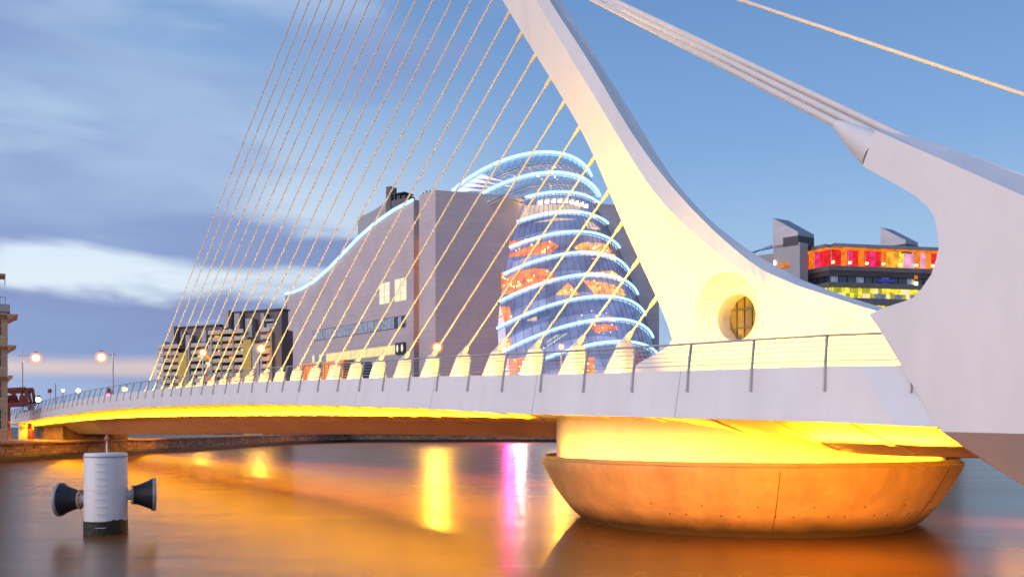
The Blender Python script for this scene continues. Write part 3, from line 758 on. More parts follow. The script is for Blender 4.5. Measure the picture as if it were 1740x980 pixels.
def ring_pt(i, th):
    h = RH[i]; c = V((14.648 - .17 * h, 365 + .267 * h, h)); r = 54.09 - 9.29 * h / 100 - 4.84 * h * h / 1e4
    return c + (RE1 * math.cos(th) + RE2 * math.sin(th)) * r
RH = [95.32, 84.87, 75.16, 65.71, 56.24, 46.7, 36.92, 27.34, 17.67, 8.29, -1.2]
RN = V((-.466, .458, 1)).normalized(); RE1 = (V((1,0,0)) - RN * RN.x).normalized(); RE2 = RN.cross(RE1)
def ring_angle(i, px, front=True):
    best = None
    for k in range(2000):
        th = -math.pi + 2 * math.pi * k / 2000; q = ring_pt(i, th)
        x = 870 + F * q.x / q.y
        if RE2.y * math.sin(th) > .35 * (1 if RE2.y > 0 else 1) and front and q.y > 395: continue
        e = abs(x - px)
        if q.y < 392 and (best is None or e < best[0]): best = (e, th)
    return best[1]
def centre():
    units = lambda px: (px + 417) * .171
    YL = lambda px: 345 * 197.8 / units(px)
    r = empty('convention_centre', V((-30, 350, QZ)), 'grey granite convention centre with tilted glass drum ringed by blue neon', 'convention centre')
    side = Fac(487, YL(487), 703, YL(703)); slot = Fac(703, YL(703), 712, YL(712)); corner = Fac(712, YL(712), 740, YL(740))
    front = Fac(740, 345, 1055, 368)
    # side block with its wave-shaped roof line
    curve = [(487,500),(500,497),(515,491),(535,479),(560,457),(585,431),(610,405),(640,379),(670,358),(703,341)]
    uz = [(side.u(x), side.z(x, y)) for x, y in curve]
    m = MB(); side.prism(m, [(uz[0][0], 0)] + uz + [(uz[-1][0], 0)], 0, -40); sb = m.build('side_wing', M['granite'], r)
    tube = [side.p(u, .45, z + .25) for u, z in uz]; tt = resample(tube, 40)
    for k in range(4):
        seg = tt[k * 10:k * 10 + 11]
        if k < 3: seg = seg[:-1] + [seg[-1].lerp(seg[-2], .25)]
        MB().tube(seg, .62, 8).build('neon_tube', M['neon'], sb)
    m = MB(); side.box(m, -3.2, -.1, 0, side.z(487, 500) + .8, -1, -30); m.build('edge_pier', M['slate'], r)
    for (xa, ya, xb, yb) in ((645, 480.5, 662, 516), (671, 473, 690.5, 511)):
        u0, u1 = side.u(xa), side.u(xb); z1 = side.z((xa + xb) / 2, ya); z0 = side.z((xa + xb) / 2, yb)
        m = MB(); side.box(m, u0, u1, z0, z1, .06, -.5); wn = m.build('window', M['lit_white'], sb)
        g = MB(); um = (u0 + u1) / 2
        side.box(g, um - .07, um + .07, z0, z1, .16, .07)
        for fr in (.33, .66): side.box(g, u0, um - .13, z0 + (z1 - z0) * fr - .045, z0 + (z1 - z0) * fr + .045, .14, .07); side.box(g, um + .13, u1, z0 + (z1 - z0) * fr - .045, z0 + (z1 - z0) * fr + .045, .14, .07)
        g.build('window_bar', M['cream'], wn)
    # two ribbon windows, pane by pane
    u0, u1 = side.u(531), side.u(689); zu1 = side.z(531, 563); zu0 = side.z(531, 579); npn = 30
    fr = MB(); side.box(fr, u0 - .3, u1 + .3, zu0 - .3, zu1 + .3, .05, -.4); rw = fr.build('ribbon_window', M['slate'], sb)
    for k in range(npn):
        a = u0 + (u1 - u0) * k / npn; b = u0 + (u1 - u0) * (k + .9) / npn
        q = MB(); side.box(q, a, b, zu0, zu1, .10 + random.random() * .12, .07); q.build('pane', M['glass_dark'] if (k > 25 and k % 2) else M['glass_pale'], rw)
    u0, u1 = side.u(531), side.u(673); zl1 = side.z(531, 604); zl0 = side.z(531, 617.5); npn = 32
    fr = MB(); side.box(fr, u0 - .3, u1 + .3, zl0 - .3, zl1 + .3, .05, -.4); rw = fr.build('ribbon_window', M['cream'], sb)
    for k in range(npn):
        a = u0 + (u1 - u0) * k / npn; b = u0 + (u1 - u0) * (k + .93) / npn
        q = MB(); side.box(q, a, b, zl0, zl1, .10 + random.random() * .06, .07)
        q.build('pane', M['glass_pale'] if k < 7 and k % 3 else M['lit_cream'], rw)
    # black sign box with two bright oval figures
    ua, ub = side.u(674.5), side.u(690); za, zb_ = side.z(682, 601), side.z(682, 582)
    q = MB(); side.box(q, ua, ub, za, zb_, .9, .06); sg = q.build('sign_box', M['dark'], sb)
    for cx in (678.2, 686.2):
        uc = side.u(cx); zc = (za + zb_) / 2
        g = MB(); outer = [side.p(uc + .75 * math.cos(t), .93, zc + 1.55 * math.sin(t)) for t in [2*math.pi*k/24 for k in range(24)]]
        g.poly(outer); g.build('figure', M['lit_white'], sg)
    # recessed slot with lit glazing
    m = MB(); slot.box(m, 0, slot.len, 0, 97.5, -4, -30); sp = m.build('slot_wall', M['slate'], r)
    q = MB(); slot.box(q, .3, slot.len - .5, slot.z(707, 585), slot.z(707, 405), -2.4, -3.9); q.build('slot_glazing', M['lit_orange'], sp)
    q = MB(); slot.box(q, slot.len - .55, slot.len - .15, slot.z(710, 600), slot.z(710, 350), -.5, -1.0); q.build('slot_light', M['lit_white'], sp)
    # front block: corner plus the front wall on either side of the drum
    zr = 98.0
    bk = 36
    def lump(name, f, ua, ub, z0, z1, dep):
        m = MB(); f.box(m, ua, ub, z0, z1, 0, -dep); return m.build(name, M['granite'], r)
    c0 = corner.p(0, 0, 0); c1 = front.p(0, 0, 0); u2 = front.u(893) + 4
    pts = [c0, c1, front.p(u2, 0, 0), front.p(u2, -22, 0), c0 - corner.n * 20]
    MB().loft([[V((p.x, p.y, 0)) for p in pts], [V((p.x, p.y, zr)) for p in pts]]).build('front_wing', M['granite'], r)
    ur = front.u(1010); lump('right_wing', front, ur, front.u(1120), 0, zr - .2, 34)
    # parapet fixtures on the corner roof
    for k in range(4):
        q = MB(); p = corner.p(corner.len * (.15 + .2 * k), -1, zr); q.box(p + V((0, 0, .5)), (.25, 0, 0), (0, .25, 0), (0, 0, .5 + .3 * (k % 2))); q.build('roof_fixture', M['dark'], r)
    # lower back volume with curved roof, roof plant and flue
    back = Fac(608, 430, 700, 400)
    cz = [(608, 369), (622, 364), (637, 356), (652, 346), (668, 338), (700, 338)]
    m = MB(); bz = [(back.u(x), back.z(x, y)) for x, y in cz]; back.prism(m, [(bz[0][0], 30)] + bz + [(bz[-1][0], 30)], 0, -20); m.build('rear_wing', M['greypanel'], r)
    pl = Fac(655, 388, 700, 380)
    m = MB(); pl.box(m, pl.u(656), pl.u(664), 80, pl.z(660, 317), 0, -4); m.build('flue', M['darkgrey'], r)
    m = MB(); pl.box(m, pl.u(665), pl.u(692), 80, pl.z(675, 339), 0, -8); ph = m.build('plant_room', M['darkgrey'], r)
    for k in range(6):
        ua = pl.u(666 + 4.3 * k); q = MB(); pl.box(q, ua, ua + .8, pl.z(675, 339), pl.z(675, 329 + k * .8), -1 - .5 * (k % 2), -6); q.build('plant_duct', M['dark'], ph)
    m = MB(); pl.box(m, pl.u(665), pl.u(686), pl.z(675, 328.5), pl.z(675, 327), -.5, -7); m.build('plant_roof', M['dark'], ph)
    # ---- glass drum
    LEFT = [769, 820, 893, 879, 866, 856, 849, 845, 847, 853, 860]; RIGHT = [1001, 1017, 1017, 1040, 1054, 1068, 1081, 1094, 1107, 1113, 1120]
    arcs = []
    NS = 25
    ends = [((-24,356),(33.6,384.9)),((-11.6,347.9),(37.4,381.7)),((5.3,345.5),(36.1,368.7)),((2,340.3),(42.1,371.6)),((-.9,336.1),(45.8,373.1)),((-3.1,332.2),(48.7,369)),((-4.6,328.8),(51.7,367.7)),((-5.4,326),(54.5,364.9)),((-4.7,322.4),(57.4,363)),((-3.5,319),(58.5,360)),((-2,316),(60,358))]
    ta = []
    for i in range(11):
        def ang(x, y):
            return min((math.hypot(ring_pt(i, t).x - x, ring_pt(i, t).y - y), t) for t in [-math.pi + k * .002 for k in range(3142)])[1]
        a, b = ang(*ends[i][0]), ang(*ends[i][1])
        while b < a: b += 2 * math.pi
        if b - a > math.pi * 1.2: b -= 2 * math.pi
        ta.append((a, b)); arcs.append([ring_pt(i, a + (b - a) * k / (NS - 1)) for k in range(NS)])
    cen = [V((14.648 - .17 * h, 365 + .267 * h, h)) for h in RH]
    def inset(i, k, d):
        p = arcs[i][k]; return p + (cen[i] - p).normalized() * d
    drum = MB()
    # interior back wall is the drum's own mesh
    for i in range(2, 10):
        for k in range(NS - 1):
            drum.poly([inset(i, k, 9), inset(i, k + 1, 9), inset(i + 1, k + 1, 9), inset(i + 1, k, 9)])
    dr = drum.build('glass_drum', M['interior'], r)
    for i in range(10):
        for k in range(NS - 1):
            if i == 0 and k < 0: continue
            a, b, c, d = arcs[i][k], arcs[i][k + 1], arcs[i + 1][k + 1], arcs[i + 1][k]
            MB().poly([a.lerp(d, .04), b.lerp(c, .04), c.lerp(b, .04), d.lerp(a, .04)]).build('pane', M['glass_clear'] if i < 2 else M['glass_blue'], dr)
    for k in range(0, NS):
        MB().tube([inset(i, k, -.05) for i in range(2, 11)], .08, 4).build('mullion', M['darkgrey'], dr); MB().tube([inset(i, k, -.05) for i in range(0, 3)], .07, 4).build('mullion', M['rail'], dr)
    for i in range(2, 10):                                    # floor slabs
        q = MB(); q.loft([[inset(i, k, .6), inset(i, k, 8.8), inset(i, k, 8.8) - RN * .9, inset(i, k, .6) - RN * .9] for k in range(NS)]); q.build('floor_slab', M['drum_ceiling'], dr)
    # left return of the glass where the drum leaves the wall
    for i in range(2, 10):
        a, d = arcs[i][0], arcs[i + 1][0]; n = V((.35, 1, 0)).normalized() * 30
        MB().poly([a, a + n, d + n, d]).build('side_pane', M['glass_blue'], dr)
    # neon rings: tubes in sections with small gaps
    for i in range(10):
        rg = MB(); a, b = ta[i]; ns = 4
        if i == 9: a = a + (b - a) * .10
        for sgm in range(ns):
            t0 = a + (b - a) * (sgm + (.012 if sgm else 0)) / ns; t1 = a + (b - a) * (sgm + (.988 if sgm < ns - 1 else 1)) / ns
            pts = []
            for k in range(13):
                t = t0 + (t1 - t0) * k / 12; p = ring_pt(i, t); pts.append(p + (p - cen[i]).normalized() * .7)
            rg.tube(pts, .5 if i > 1 else .6, 8)
        rg.build('neon_ring', M['neon'], dr)
    # lit foyers behind the glass
    def depth(px, py):
        return min(((870 + F * p.x / p.y - px) ** 2 + (HY - F * (p.z - CAMZ) / p.y - py) ** 2, p.y) for ar in arcs for p in ar)[1]
    rooms = [([(866,410),(900,405),(930,406),(950,418),(935,430),(866,437)], 'foyer_orange', 16), ([(975,420),(990,412),(1030,413),(1045,425),(1047,442),(1005,440),(985,430)], 'foyer_amber', 12),
             ([(852,463),(890,455),(930,457),(948,473),(925,492),(895,497),(852,500)], 'foyer_orange', 34), ([(993,463),(1040,460),(1055,470),(1063,502),(1010,500),(992,478)], 'foyer_amber', 18),
             ([(944,500),(966,480),(986,502)], 'foyer_amber', 4), ([(848,522),(866,520),(870,545),(848,546)], 'foyer_orange', 3), ([(895,528),(912,528),(912,545),(895,545)], 'foyer_peach', 0),
             ([(892,349),(936,347),(985,348),(988,372),(936,376),(884,380)], 'foyer_peach', 0), ([(990,366),(1012,368),(1024,390),(1000,388)], 'foyer_peach', 0),
             ([(1000,545),(1040,535),(1050,560),(1010,565)], 'foyer_orange', 6), ([(855,575),(868,575),(872,600),(856,602)], 'foyer_orange', 5), ([(960,608),(1010,606),(1010,640),(960,640)], 'foyer_orange', 6), ([(850,612),(905,605),(905,640),(850,640)], 'foyer_orange', 8)]
    for pts, mn, nsp in rooms:
        dn = [];
        for (xa, ya), (xb, yb) in zip(pts, pts[1:] + pts[:1]):
            for k in range(3): dn.append((xa + (xb - xa) * k / 3, ya + (yb - ya) * k / 3))
        cx = sum(p[0] for p in pts) / len(pts); cy = sum(p[1] for p in pts) / len(pts)
        q = MB(); fr_ = [at(x, y, depth(x, y) + 1.6) for x, y in dn]; cm = at(cx, cy, depth(cx, cy) + 1.6)
        for u_, v_ in zip(fr_, fr_[1:] + fr_[:1]): q.poly([u_, v_, cm])
        bk_ = fr_
        rm = q.build('foyer', M[mn], dr)
        if nsp:
            sp_ = MB(); xs = [p[0] for p in pts]; ys = [p[1] for p in pts]; c = 0; g = 0
            while c < nsp and g < 400:
                g += 1; x = random.uniform(min(xs), max(xs)); y = random.uniform(min(ys), min(ys) + .75 * (max(ys) - min(ys)))
                ins = False; j = len(pts) - 1
                for i2 in range(len(pts)):
                    if (pts[i2][1] > y) != (pts[j][1] > y) and x < (pts[j][0] - pts[i2][0]) * (y - pts[i2][1]) / (pts[j][1] - pts[i2][1]) + pts[i2][0]: ins = not ins
                    j = i2
                if not ins: continue
                p = at(x, y, depth(x, y) + 1.0); sp_.tube([p + V((0, -.2, 0)), p + V((0, .2, 0))], random.uniform(.18, .34), 6); c += 1
            sp_.build('downlights', M['spot'], rm)
    for k in range(46):                                       # scattered lamps on the lower floors
        x, y = random.uniform(865, 1085), random.uniform(520, 600); p = at(x, y, depth(x, y) + 5)
        if k % 2 == 0: MB().tube([p, p + V((0, .3, 0))], random.uniform(.12, .22), 6).build('room_lamp', M['spot'], dr)
    a, b = at(930, 588, depth(930, 588) + 4), at(985, 551, depth(985, 551) + 4)
    es = MB()
    for off in (0, 1.6): es.bar(a + V((0, 0, off)), b + V((0, 0, off)), .3, .35)
    for k in range(14): q = a.lerp(b, k / 13); es.bar(q, q + V((0, 0, 1.6)), .15, .15)
    es.build('escalator', M['lit_white'], dr)
    # crown: bright lamps and steel lattice behind the clear glass
    for k in range(9):
        p = inset(2, 4 + k * 2, 3) + RN * 1.0 ; MB().box(p - RN * 2.2, (.75, 0, 0), (0, .3, 0), (0, 0, .8)).build('crown_lamp', M['crown_lamp'], dr)
    for i0, off in ((0, -3.8), (1, -3.2)):
        t = MB(); lo = []; hi = []
        for k in range(NS):
            hi.append(inset(i0, k, 1.2) + RN * -.8); lo.append(inset(i0, k, 2.2) + RN * off)
        t.tube(lo, .42, 6); t.tube([p + RN * -1.3 for p in lo], .3, 6)
        for k in range(NS - 1):
            t.bar(hi[k], lo[k], .22, .22); t.bar(lo[k], hi[k + 1], .22, .22)
        t.build('crown_truss', M['truss'], dr)
    for i0, i1 in ((0, 1), (1, 2)):
        for fr in (.33, .66):
            t = MB(); t.tube([inset(i0, k, .4).lerp(inset(i1, k, .4), fr) for k in range(NS)], .13, 5); t.build('crown_rail', M['truss'], dr)
    t = MB()
    for k in range(2, NS, 3): t.tube([inset(0, k, 5) - RN * 3, inset(1, k, 5), inset(2, k, 5)], .22, 5)
    t.build('crown_column', M['truss'], dr)
    for i0, off in ((0, 7.5), (1, 6.5)):
        for k in (7, 11, 15, 19, 22):
            lamp('POINT', 'crown_uplight', inset(i0, k, 4.6) - RN * off, 1700, (1, .62, .28), None, .3)
centre()

# ================================================================== APARTMENTS
def apartments(name_lab, pxL, pxR, yTop, fins, balc, walls, nfl, roof):
    f = APF
    r = empty('apartment_building', f.p(f.u((pxL + pxR) / 2), 0, QZ), name_lab, 'apartment building', 'apartment blocks beyond the far end of the bridge')
    u0, u1 = f.u(pxL), f.u(pxR); ztop = f.z((pxL + pxR) / 2, yTop)
    fl = 2.68; zfl = [ztop - 8.4 - fl * k for k in range(nfl)]
    m = MB(); f.box(m, u0, u1, QZ, zfl[0] + .2, -3, -7); m.build('main_wall', M['darkgrey'], r)
    ru0, ru1 = f.u(roof[0]), f.u(roof[1])
    m = MB(); f.box(m, ru0, ru1, zfl[0] + .25, ztop - .5, -4.5, -8); pent = m.build('penthouse', M['darkgrey'], r)
    m = MB(); f.box(m, ru0 - .5, ru1 + .5, ztop - .45, ztop, -3.6, -8.5); m.build('roof', M['dark'], r)
    for (a, b, yt, yb_, mt) in fins:
        m = MB(); f.box(m, f.u(a), f.u(b), f.z(a, yb_), f.z(a, yt), -2.2, -4.4); m.build('screen_wall', M[mt], pent)
    for k, z in enumerate(zfl):
        for (a, b) in balc:
            ua, ub = f.u(a), f.u(b)
            m = MB(); f.box(m, ua, ub, z - .35, z + .75, .25, -.1); bl = m.build('balcony', M['cream'], r)
            m = MB(); f.box(m, ua, ub, z - .34, z - .1, -.12, -3.0); m.build('balcony_slab', M['tan'], bl)
            m = MB(); f.box(m, ua + .1, ub - .1, z + .78, z + 1.15, .15, .1); m.build('glass_rail', M['glass_pale'], bl)
            n = max(1, int((ub - ua) / 3.0))
            for j in range(n):
                w0 = ua + (ub - ua) * (j + .12) / n; w1 = ua + (ub - ua) * (j + .88) / n
                m = MB(); f.box(m, w0, w1, z - fl + .3, z - .5, -2.8, -2.98)
                mt = random.choice(['glass_dark', 'glass_dark', 'glass_dark', 'glass_pale', 'lit_orange', 'lit_amber']) if random.random() < .85 else 'lit_cream'
                m.build('window', M[mt], r)
    for (a, b, yt, mt, o) in walls:
        m = MB(); f.box(m, f.u(a), f.u(b), QZ, f.z((a + b) / 2, yt), o, -3.2); wl = m.build('facade_wall', M[mt], r)
APF = Fac(265, 345, 478, 320)
apartments('lower apartment block with dark roof at the left end of the far quay', 267, 352, 552, [(280, 288, 553, 586, 'greypanel'), (300, 301.5, 562, 586, 'greypanel'), (308, 315, 568, 592, 'greypanel'), (335, 343, 560, 580, 'greypanel')],
           [(267, 278), (279, 291), (292, 304), (325, 352)], [(304.5, 319, 599, 'yellowwall', .5), (277.9, 279, 580, 'cream', .4), (290.8, 292, 582, 'cream', .4), (320, 323, 590, 'greypanel', .45)], 9, (281, 360))
apartments('taller apartment block with grey screens beside the convention centre', 354, 477, 525, [(373, 381, 526, 556, 'greypanel'), (391, 400, 531, 562, 'greypanel'), (410, 421, 540, 572, 'greypanel'), (436, 442, 531, 556, 'greypanel'), (443, 468, 541, 545, 'greypanel'), (446, 470, 548, 562, 'greypanel')],
           [(354, 376), (378.2, 396), (398.5, 414), (443, 459)], [(414.5, 428, 577, 'yellowwall', .5), (376.2, 378, 556, 'tan', .45), (396.2, 398.3, 575, 'tan', .45), (358.5, 361.5, 575, 'greypanel', .5), (429, 441, 583, 'greypanel', .3), (460, 463, 565, 'tan', .4), (463.3, 477, 530, 'darkgrey', -.5)], 10, (377, 466))

# ================================================================== OFFICE WITH RED LIT TOP FLOOR
def office():
    A = at(1411, 470, 372); FR = Fac(1411, 372, 1640, 384); FL = Fac(1355, 388, 1411, 372)
    r = empty('office_building', FR.p(10, 0, QZ), 'dark office block with red lit top floor and two sloped roof cowls', 'office building')
    zz = lambda y, f=FR, px=1411: f.z(px, y)
    def band(name, y0, y1, o, mt, par=r, both=True, dep=14, top=None):
        m = MB(); FR.box(m, 0, FR.len, zz(y1), zz(y0), o, -dep)
        if both: FL.box(m, 0, FL.len - .02, zz(y1), zz(y0) - .01, o, -dep)
        return m.build(name, M[mt], par)
    band('core_wall', 470, 735, -2.2, 'slate')
    band('roof', 415.5, 421, 3.2, 'roofmetal', dep=16)
    s1 = band('soffit_glow', 421.2, 423.2, 2.4, 'lit_orange')  # orange light on the soffit put in as glow, no lamp here
    band('parapet', 451, 459, .5, 'slate'); band('louvre_backing', 459.1, 468, -.3, 'dark')
    for k in range(4):
        band('louvre', 460 + k * 2.1, 461 + k * 2.1, .25, 'slate', dep=1)
    band('spandrel', 479, 487, .5, 'slate'); band('spandrel', 505, 516, .5, 'slate'); band('spandrel', 530, 545, .5, 'slate')
    def panes(f, y0, y1, n, choose, o=-.4, nr=1, name='pane'):
        for k in range(n):
            for q in range(nr):
                a = f.len * (k + .06) / n; b = f.len * (k + .94) / n; z1 = zz(y0) + (zz(y1) - zz(y0)) * q / nr - .08; z0 = zz(y0) + (zz(y1) - zz(y0)) * (q + 1) / nr + .08
                m = MB(); f.box(m, a, b, z0, z1, o, o - 1.2); m.build(name, M[choose(k, q)], r)
    red = ['lit_red', 'lit_red', 'lit_orange', 'lit_pink', 'lit_red', 'lit_orange', 'lit_red', 'lit_pink', 'lit_red', 'lit_orange', 'lit_amber', 'lit_amber', 'lit_yellow', 'lit_mauve', 'lit_mauve', 'lit_orange', 'lit_mauve', 'lit_orange', 'lit_red', 'lit_mauve', 'lit_red', 'lit_orange', 'lit_orange', 'lit_red']
    panes(FR, 422.6, 451, 24, lambda k, q: red[k]); panes(FL, 422.6, 451, 6, lambda k, q: ['lit_red', 'lit_red', 'lit_orange', 'lit_pink', 'lit_red', 'lit_red'][k])
    panes(FR, 468.2, 479, 16, lambda k, q: 'glass_dark' if k % 3 else 'glass_pale'); panes(FL, 468.2, 479, 5, lambda k, q: 'glass_dark')
    yel = lambda k, q: random.choice(['lit_yellow', 'lit_yellow', 'lit_cream', 'lit_green', 'lit_yellow', 'lit_green'] if q == 0 else ['lit_yellow', 'lit_green', 'lit_green', 'glass_pale', 'lit_cream'])
    panes(FR, 487.2, 505, 34, yel, nr=2); panes(FL, 487.2, 505, 8, yel, nr=2)
    panes(FR, 516.2, 530, 30, yel); panes(FL, 516.2, 530, 8, yel)
    for k in range(9):                                        # up-lights on the terrace edge
        u = FR.len * (k + .1) / 8.2
        if u > FR.len: continue
        p = FR.p(u, .9, zz(450) + .5); MB().lathe([(.2, 0), (.62, .35), (.62, .8), (.2, 1.1)], 10, c=p).build('terrace_lamp', M['spot'], r)
        m = MB(); m.tube([FR.p(u - .5, .3, zz(450)), FR.p(u - .5, .3, zz(422.6))], .14, 6); m.build('terrace_column', M['cream'], r)
    # blue sign with small dim figures
    ua, ub = FR.u(1491), FR.u(1518); m = MB(); FR.box(m, ua, ub, zz(477), zz(470.5), .1, -.3); sg = m.build('blue_sign', M['dark'], r)
    for k in range(7):
        a = ua + (ub - ua) * (k + .12) / 7; b = ua + (ub - ua) * (k + .78) / 7; m = MB(); FR.box(m, a, b, zz(475.5), zz(472), .2, .12); m.build('sign_figure', M['blue_sign'], sg)
    for y_, mt in ((466, 'lit_orange'), (477, 'spot')):
        u = FR.u(1556); m = MB(); FR.box(m, u - .8, u + .6, zz(y_ + 3), zz(y_ - 3), .6, .3); m.build('warning_lamp', M[mt], r)
    # stair tower with cowl, and a second cowl on the roof
    T = Fac(1314, 380, 1359, 372); T2 = Fac(1359, 372, 1384, 378)
    def cowl(f, g, px0, px1, px2, yapex, ysh, yb_, full, name):
        zA, zS, zB = f.z(px0, yapex), f.z(px1, ysh), f.z(px1, yb_)
        p0, p1, p2 = f.p(f.u(px0), 0, 0), f.p(f.u(px1), 0, 0), g.p(g.u(px2), 0, 0); p3 = p0 + (p2 - p1)
        m = MB(); up = lambda p, z: V((p.x, p.y, z))
        m.hexa([up(p0, zB), up(p1, zB), up(p2, zB), up(p3, zB), up(p0, zA), up(p1, zS), up(p2, zS), up(p3, zA)])
        o = m.build(name, M['roofmetal'], r)
        e = MB(); n1 = f.n * .12; n2 = g.n * .12; um = f.u(px0) + (f.u(px1) - f.u(px0)) * .42; pm = f.p(um, 0, 0)
        za, zc = zS - 1.5, zS - 5.5
        e.poly([up(pm, zc) + n1, up(p1, zc) + n1 + n2, up(p1, za) + n1 + n2, up(pm, za) + n1]); e.poly([up(p1, zc) + n1 + n2, up(p2, zc) + n2, up(p2, za) + n2, up(p1, za) + n1 + n2])
        e.build('louvre_band', M['dark'], o); return o
    m = MB(); q0, q1, q2 = T.p(0, 0, 0), T.p(T.len, 0, 0), T2.p(T2.len * .55, 0, 0); q3 = q0 + (q2 - q1)
    m.loft([[V((p.x, p.y, QZ)) for p in (q0, q1, q2, q3)], [V((p.x, p.y, T.z(1340, 414))) for p in (q0, q1, q2, q3)]]); m.build('stair_tower', M['greypanel'], r)
    cowl(T, T2, 1313, 1356, 1383, 370, 394, 416, True, 'roof_cowl')
    U = Fac(1497, 385, 1541, 377); U2 = Fac(1541, 377, 1562, 383)
    cowl(U, U2, 1496, 1539, 1560, 386, 408, 422, True, 'roof_cowl')
    # glazed roof and lamp left of the tower
    G = Fac(1270, 400, 1318, 392)
    m = MB(); a, b = G.p(G.u(1278), 0, G.z(1278, 428)), G.p(G.u(1317), 0, G.z(1317, 420)); c, d = b + V((4, 14, 4.5)), a + V((4, 14, 2))
    m.poly([a, b, c, d]); m.poly([p - V((0, 0, .3)) for p in (a, d, c, b)]); gr = m.build('glazed_roof', M['glass_pale'], r)
    for k in range(7):
        q = MB(); q.bar(a.lerp(b, k / 6) + V((0, -.05, .1)), d.lerp(c, k / 6) + V((0, -.05, .1)), .25, .2); q.build('glazing_bar', M['dark'], gr)
    m = MB(); G.box(m, G.u(1270), G.u(1322), QZ, G.z(1300, 432), -.5, -12); m.build('link_wall', M['greypanel'], r)
    p = T.p(T.u(1333), .4, T.z(1333, 451)); m = MB(); m.box(p, T.d * 2.1, T.n * .35, V((0, 0, .75))); m.build('wall_lamp', M['lit_orange'], r)
    p = T.p(T.u(1317), .4, T.z(1317, 447)); MB().lathe([(.2, -1), (.6, -.2), (.3, 1)], 8, c=p).build('wall_lamp', M['spot'], r)
office()

# ================================================================== SANDSTONE BUILDING AT THE LEFT EDGE
def left_building():
    f = Fac(-727, 140, 13, 170)
    r = empty('sandstone_building', f.p(f.len / 2, 0, QZ), 'sandstone building with projecting roof ledges at the left picture edge', 'building')
    z = lambda y: f.z(13, y)
    m = MB(); f.box(m, 0, f.len, QZ, z(517), 0, -14); m.build('wall', M['sand'], r)
    m = MB(); f.box(m, 0, f.len + .4, z(530), z(517), .3, -14.3); m.build('parapet', M['greypanel'], r)
    m = MB(); f.box(m, 0, f.u(-4), z(516), z(478), -2, -12); m.build('penthouse', M['sand'], r)
    def ledge(y, o, ue, px=13):
        u = f.u(px); m = MB(); zz = z(y)
        m.loft([[f.p(0, o, zz), f.p(0, o, zz - .25), f.p(0, -.2, zz - 1.0), f.p(0, -.2, zz)], [f.p(u - .1, o, zz), f.p(u - .1, o, zz - .25), f.p(u - .1, -.2, zz - 1.0), f.p(u - .1, -.2, zz)]])
        m.hexa([f.p(u - .1, -9, zz - 1.0), f.p(u, -9, zz - 1.0), f.p(u, o, zz - 1.0), f.p(u - .1, o, zz - .3), f.p(u - .1, -9, zz), f.p(u + ue, -9, zz), f.p(u + ue, o, zz), f.p(u - .1, o, zz)])
        m.build('roof_ledge', M['sand'], r)
    ledge(466.5, 1.0, .1, 8.5); ledge(534, 1.2, 1.75); ledge(586.5, 1.2, 1.45); ledge(638, 1.2, .9)
    m = MB()
    for k in range(8):
        u = f.u(9) - k * .9; m.tube([f.p(u, -.4, z(517)), f.p(u, -.4, z(505))], .04, 5)
    m.tube([f.p(f.u(9), -.4, z(505)), f.p(f.u(-40), -.4, z(505))], .05, 5); m.build('roof_rail', M['dark'], r)
    for k in range(5):
        m = MB(); f.box(m, f.len - 4.2, f.len - 1.1, z(572) - k * 6.0 + .3, z(537) - k * 6.0, .04, -.6); wn = m.build('window', M['glass_dark'], r)
        m = MB(); f.box(m, f.len - 4.2, f.len - 1.1, z(555) - k * 6.0, z(555) - k * 6.0 + .25, .12, .05); m.build('window_bar', M['greypanel'], wn)
    for k in range(5):
        m = MB(); f.box(m, 0, f.len + .05, z(572) - k * 5.9 - .15, z(572) - k * 5.9, .06, -14.05); m.build('string_course', M['cream'], r)
left_building()

# ================================================================== STREET LAMPS, SIGNALS, SIGNS
def street_lamp(px, py, Y, mast_px, z0, label, rad=.9, second=False, light=0):
    lp = at(px, py, Y); base = at(mast_px, py, Y); base.z = z0
    r = empty('street_lamp', base, label, 'street lamp', 'lit street lamps along the quay and bridge')
    top = lp.z + (.6 if mast_px != px else -.2)
    k = Y / 200
    MB().tube([base, V((base.x, base.y, top + (1.2 * k if mast_px != px else 0)))], [.26 * k, .13 * k], 8).build('mast', M['rail'], r)
    if mast_px != px:
        d = (lp.x - base.x); MB().tube([V((base.x - d * .28, base.y, top)), V((lp.x, lp.y, top))], .09 * k, 6).build('arm', M['rail'], r)
    hd = MB().lathe([(.1, rad * 1.95), (rad * .5, rad * 1.85), (rad * .55, rad * 1.68)], 12, c=lp).build('lamp_hood', M['dark'], r)
    MB().lathe([(math.sin(math.pi * j / 10) * rad + .002, -math.cos(math.pi * j / 10) * rad) for j in range(11)], 16, c=lp).build('lantern', M['sodium'], r, smooth=True)
    MB().lathe([(math.sin(math.pi * j / 12) * rad * 1.75 + .002, -math.cos(math.pi * j / 12) * rad * 1.75) for j in range(13)], 20, c=lp).build('halo', M['lamp_halo'], r, smooth=True)  # glow shell round the lantern, standing for its glare
    if light: lamp('SPOT', 'lantern_lamp', V((lp.x, lp.y - rad * 1.4, lp.z - rad * .6)), light * 4, (1.0, .46, .03), V((lp.x * .3, lp.y - 100, -25)), rad * 1.2, 150, .3)
    return r
street_lamp(61, 608, 215, 38, 8, 'street lamp on the tall mast nearest the sandstone building', .8)
street_lamp(172, 607, 205, 192, 8, 'street lamp whose arm points left in the open sky gap', .8)
street_lamp(345, 599, 318, 345, QZ, 'street lamp glowing in front of the lower apartment block', .95, light=4500)
street_lamp(444, 592, 312, 444, QZ, 'bright street lamp in front of the taller apartment block', 1.15, light=6000)
street_lamp(743, 590, 325, 743, QZ, 'bright street lamp in front of the convention centre corner', 1.25, light=22000)
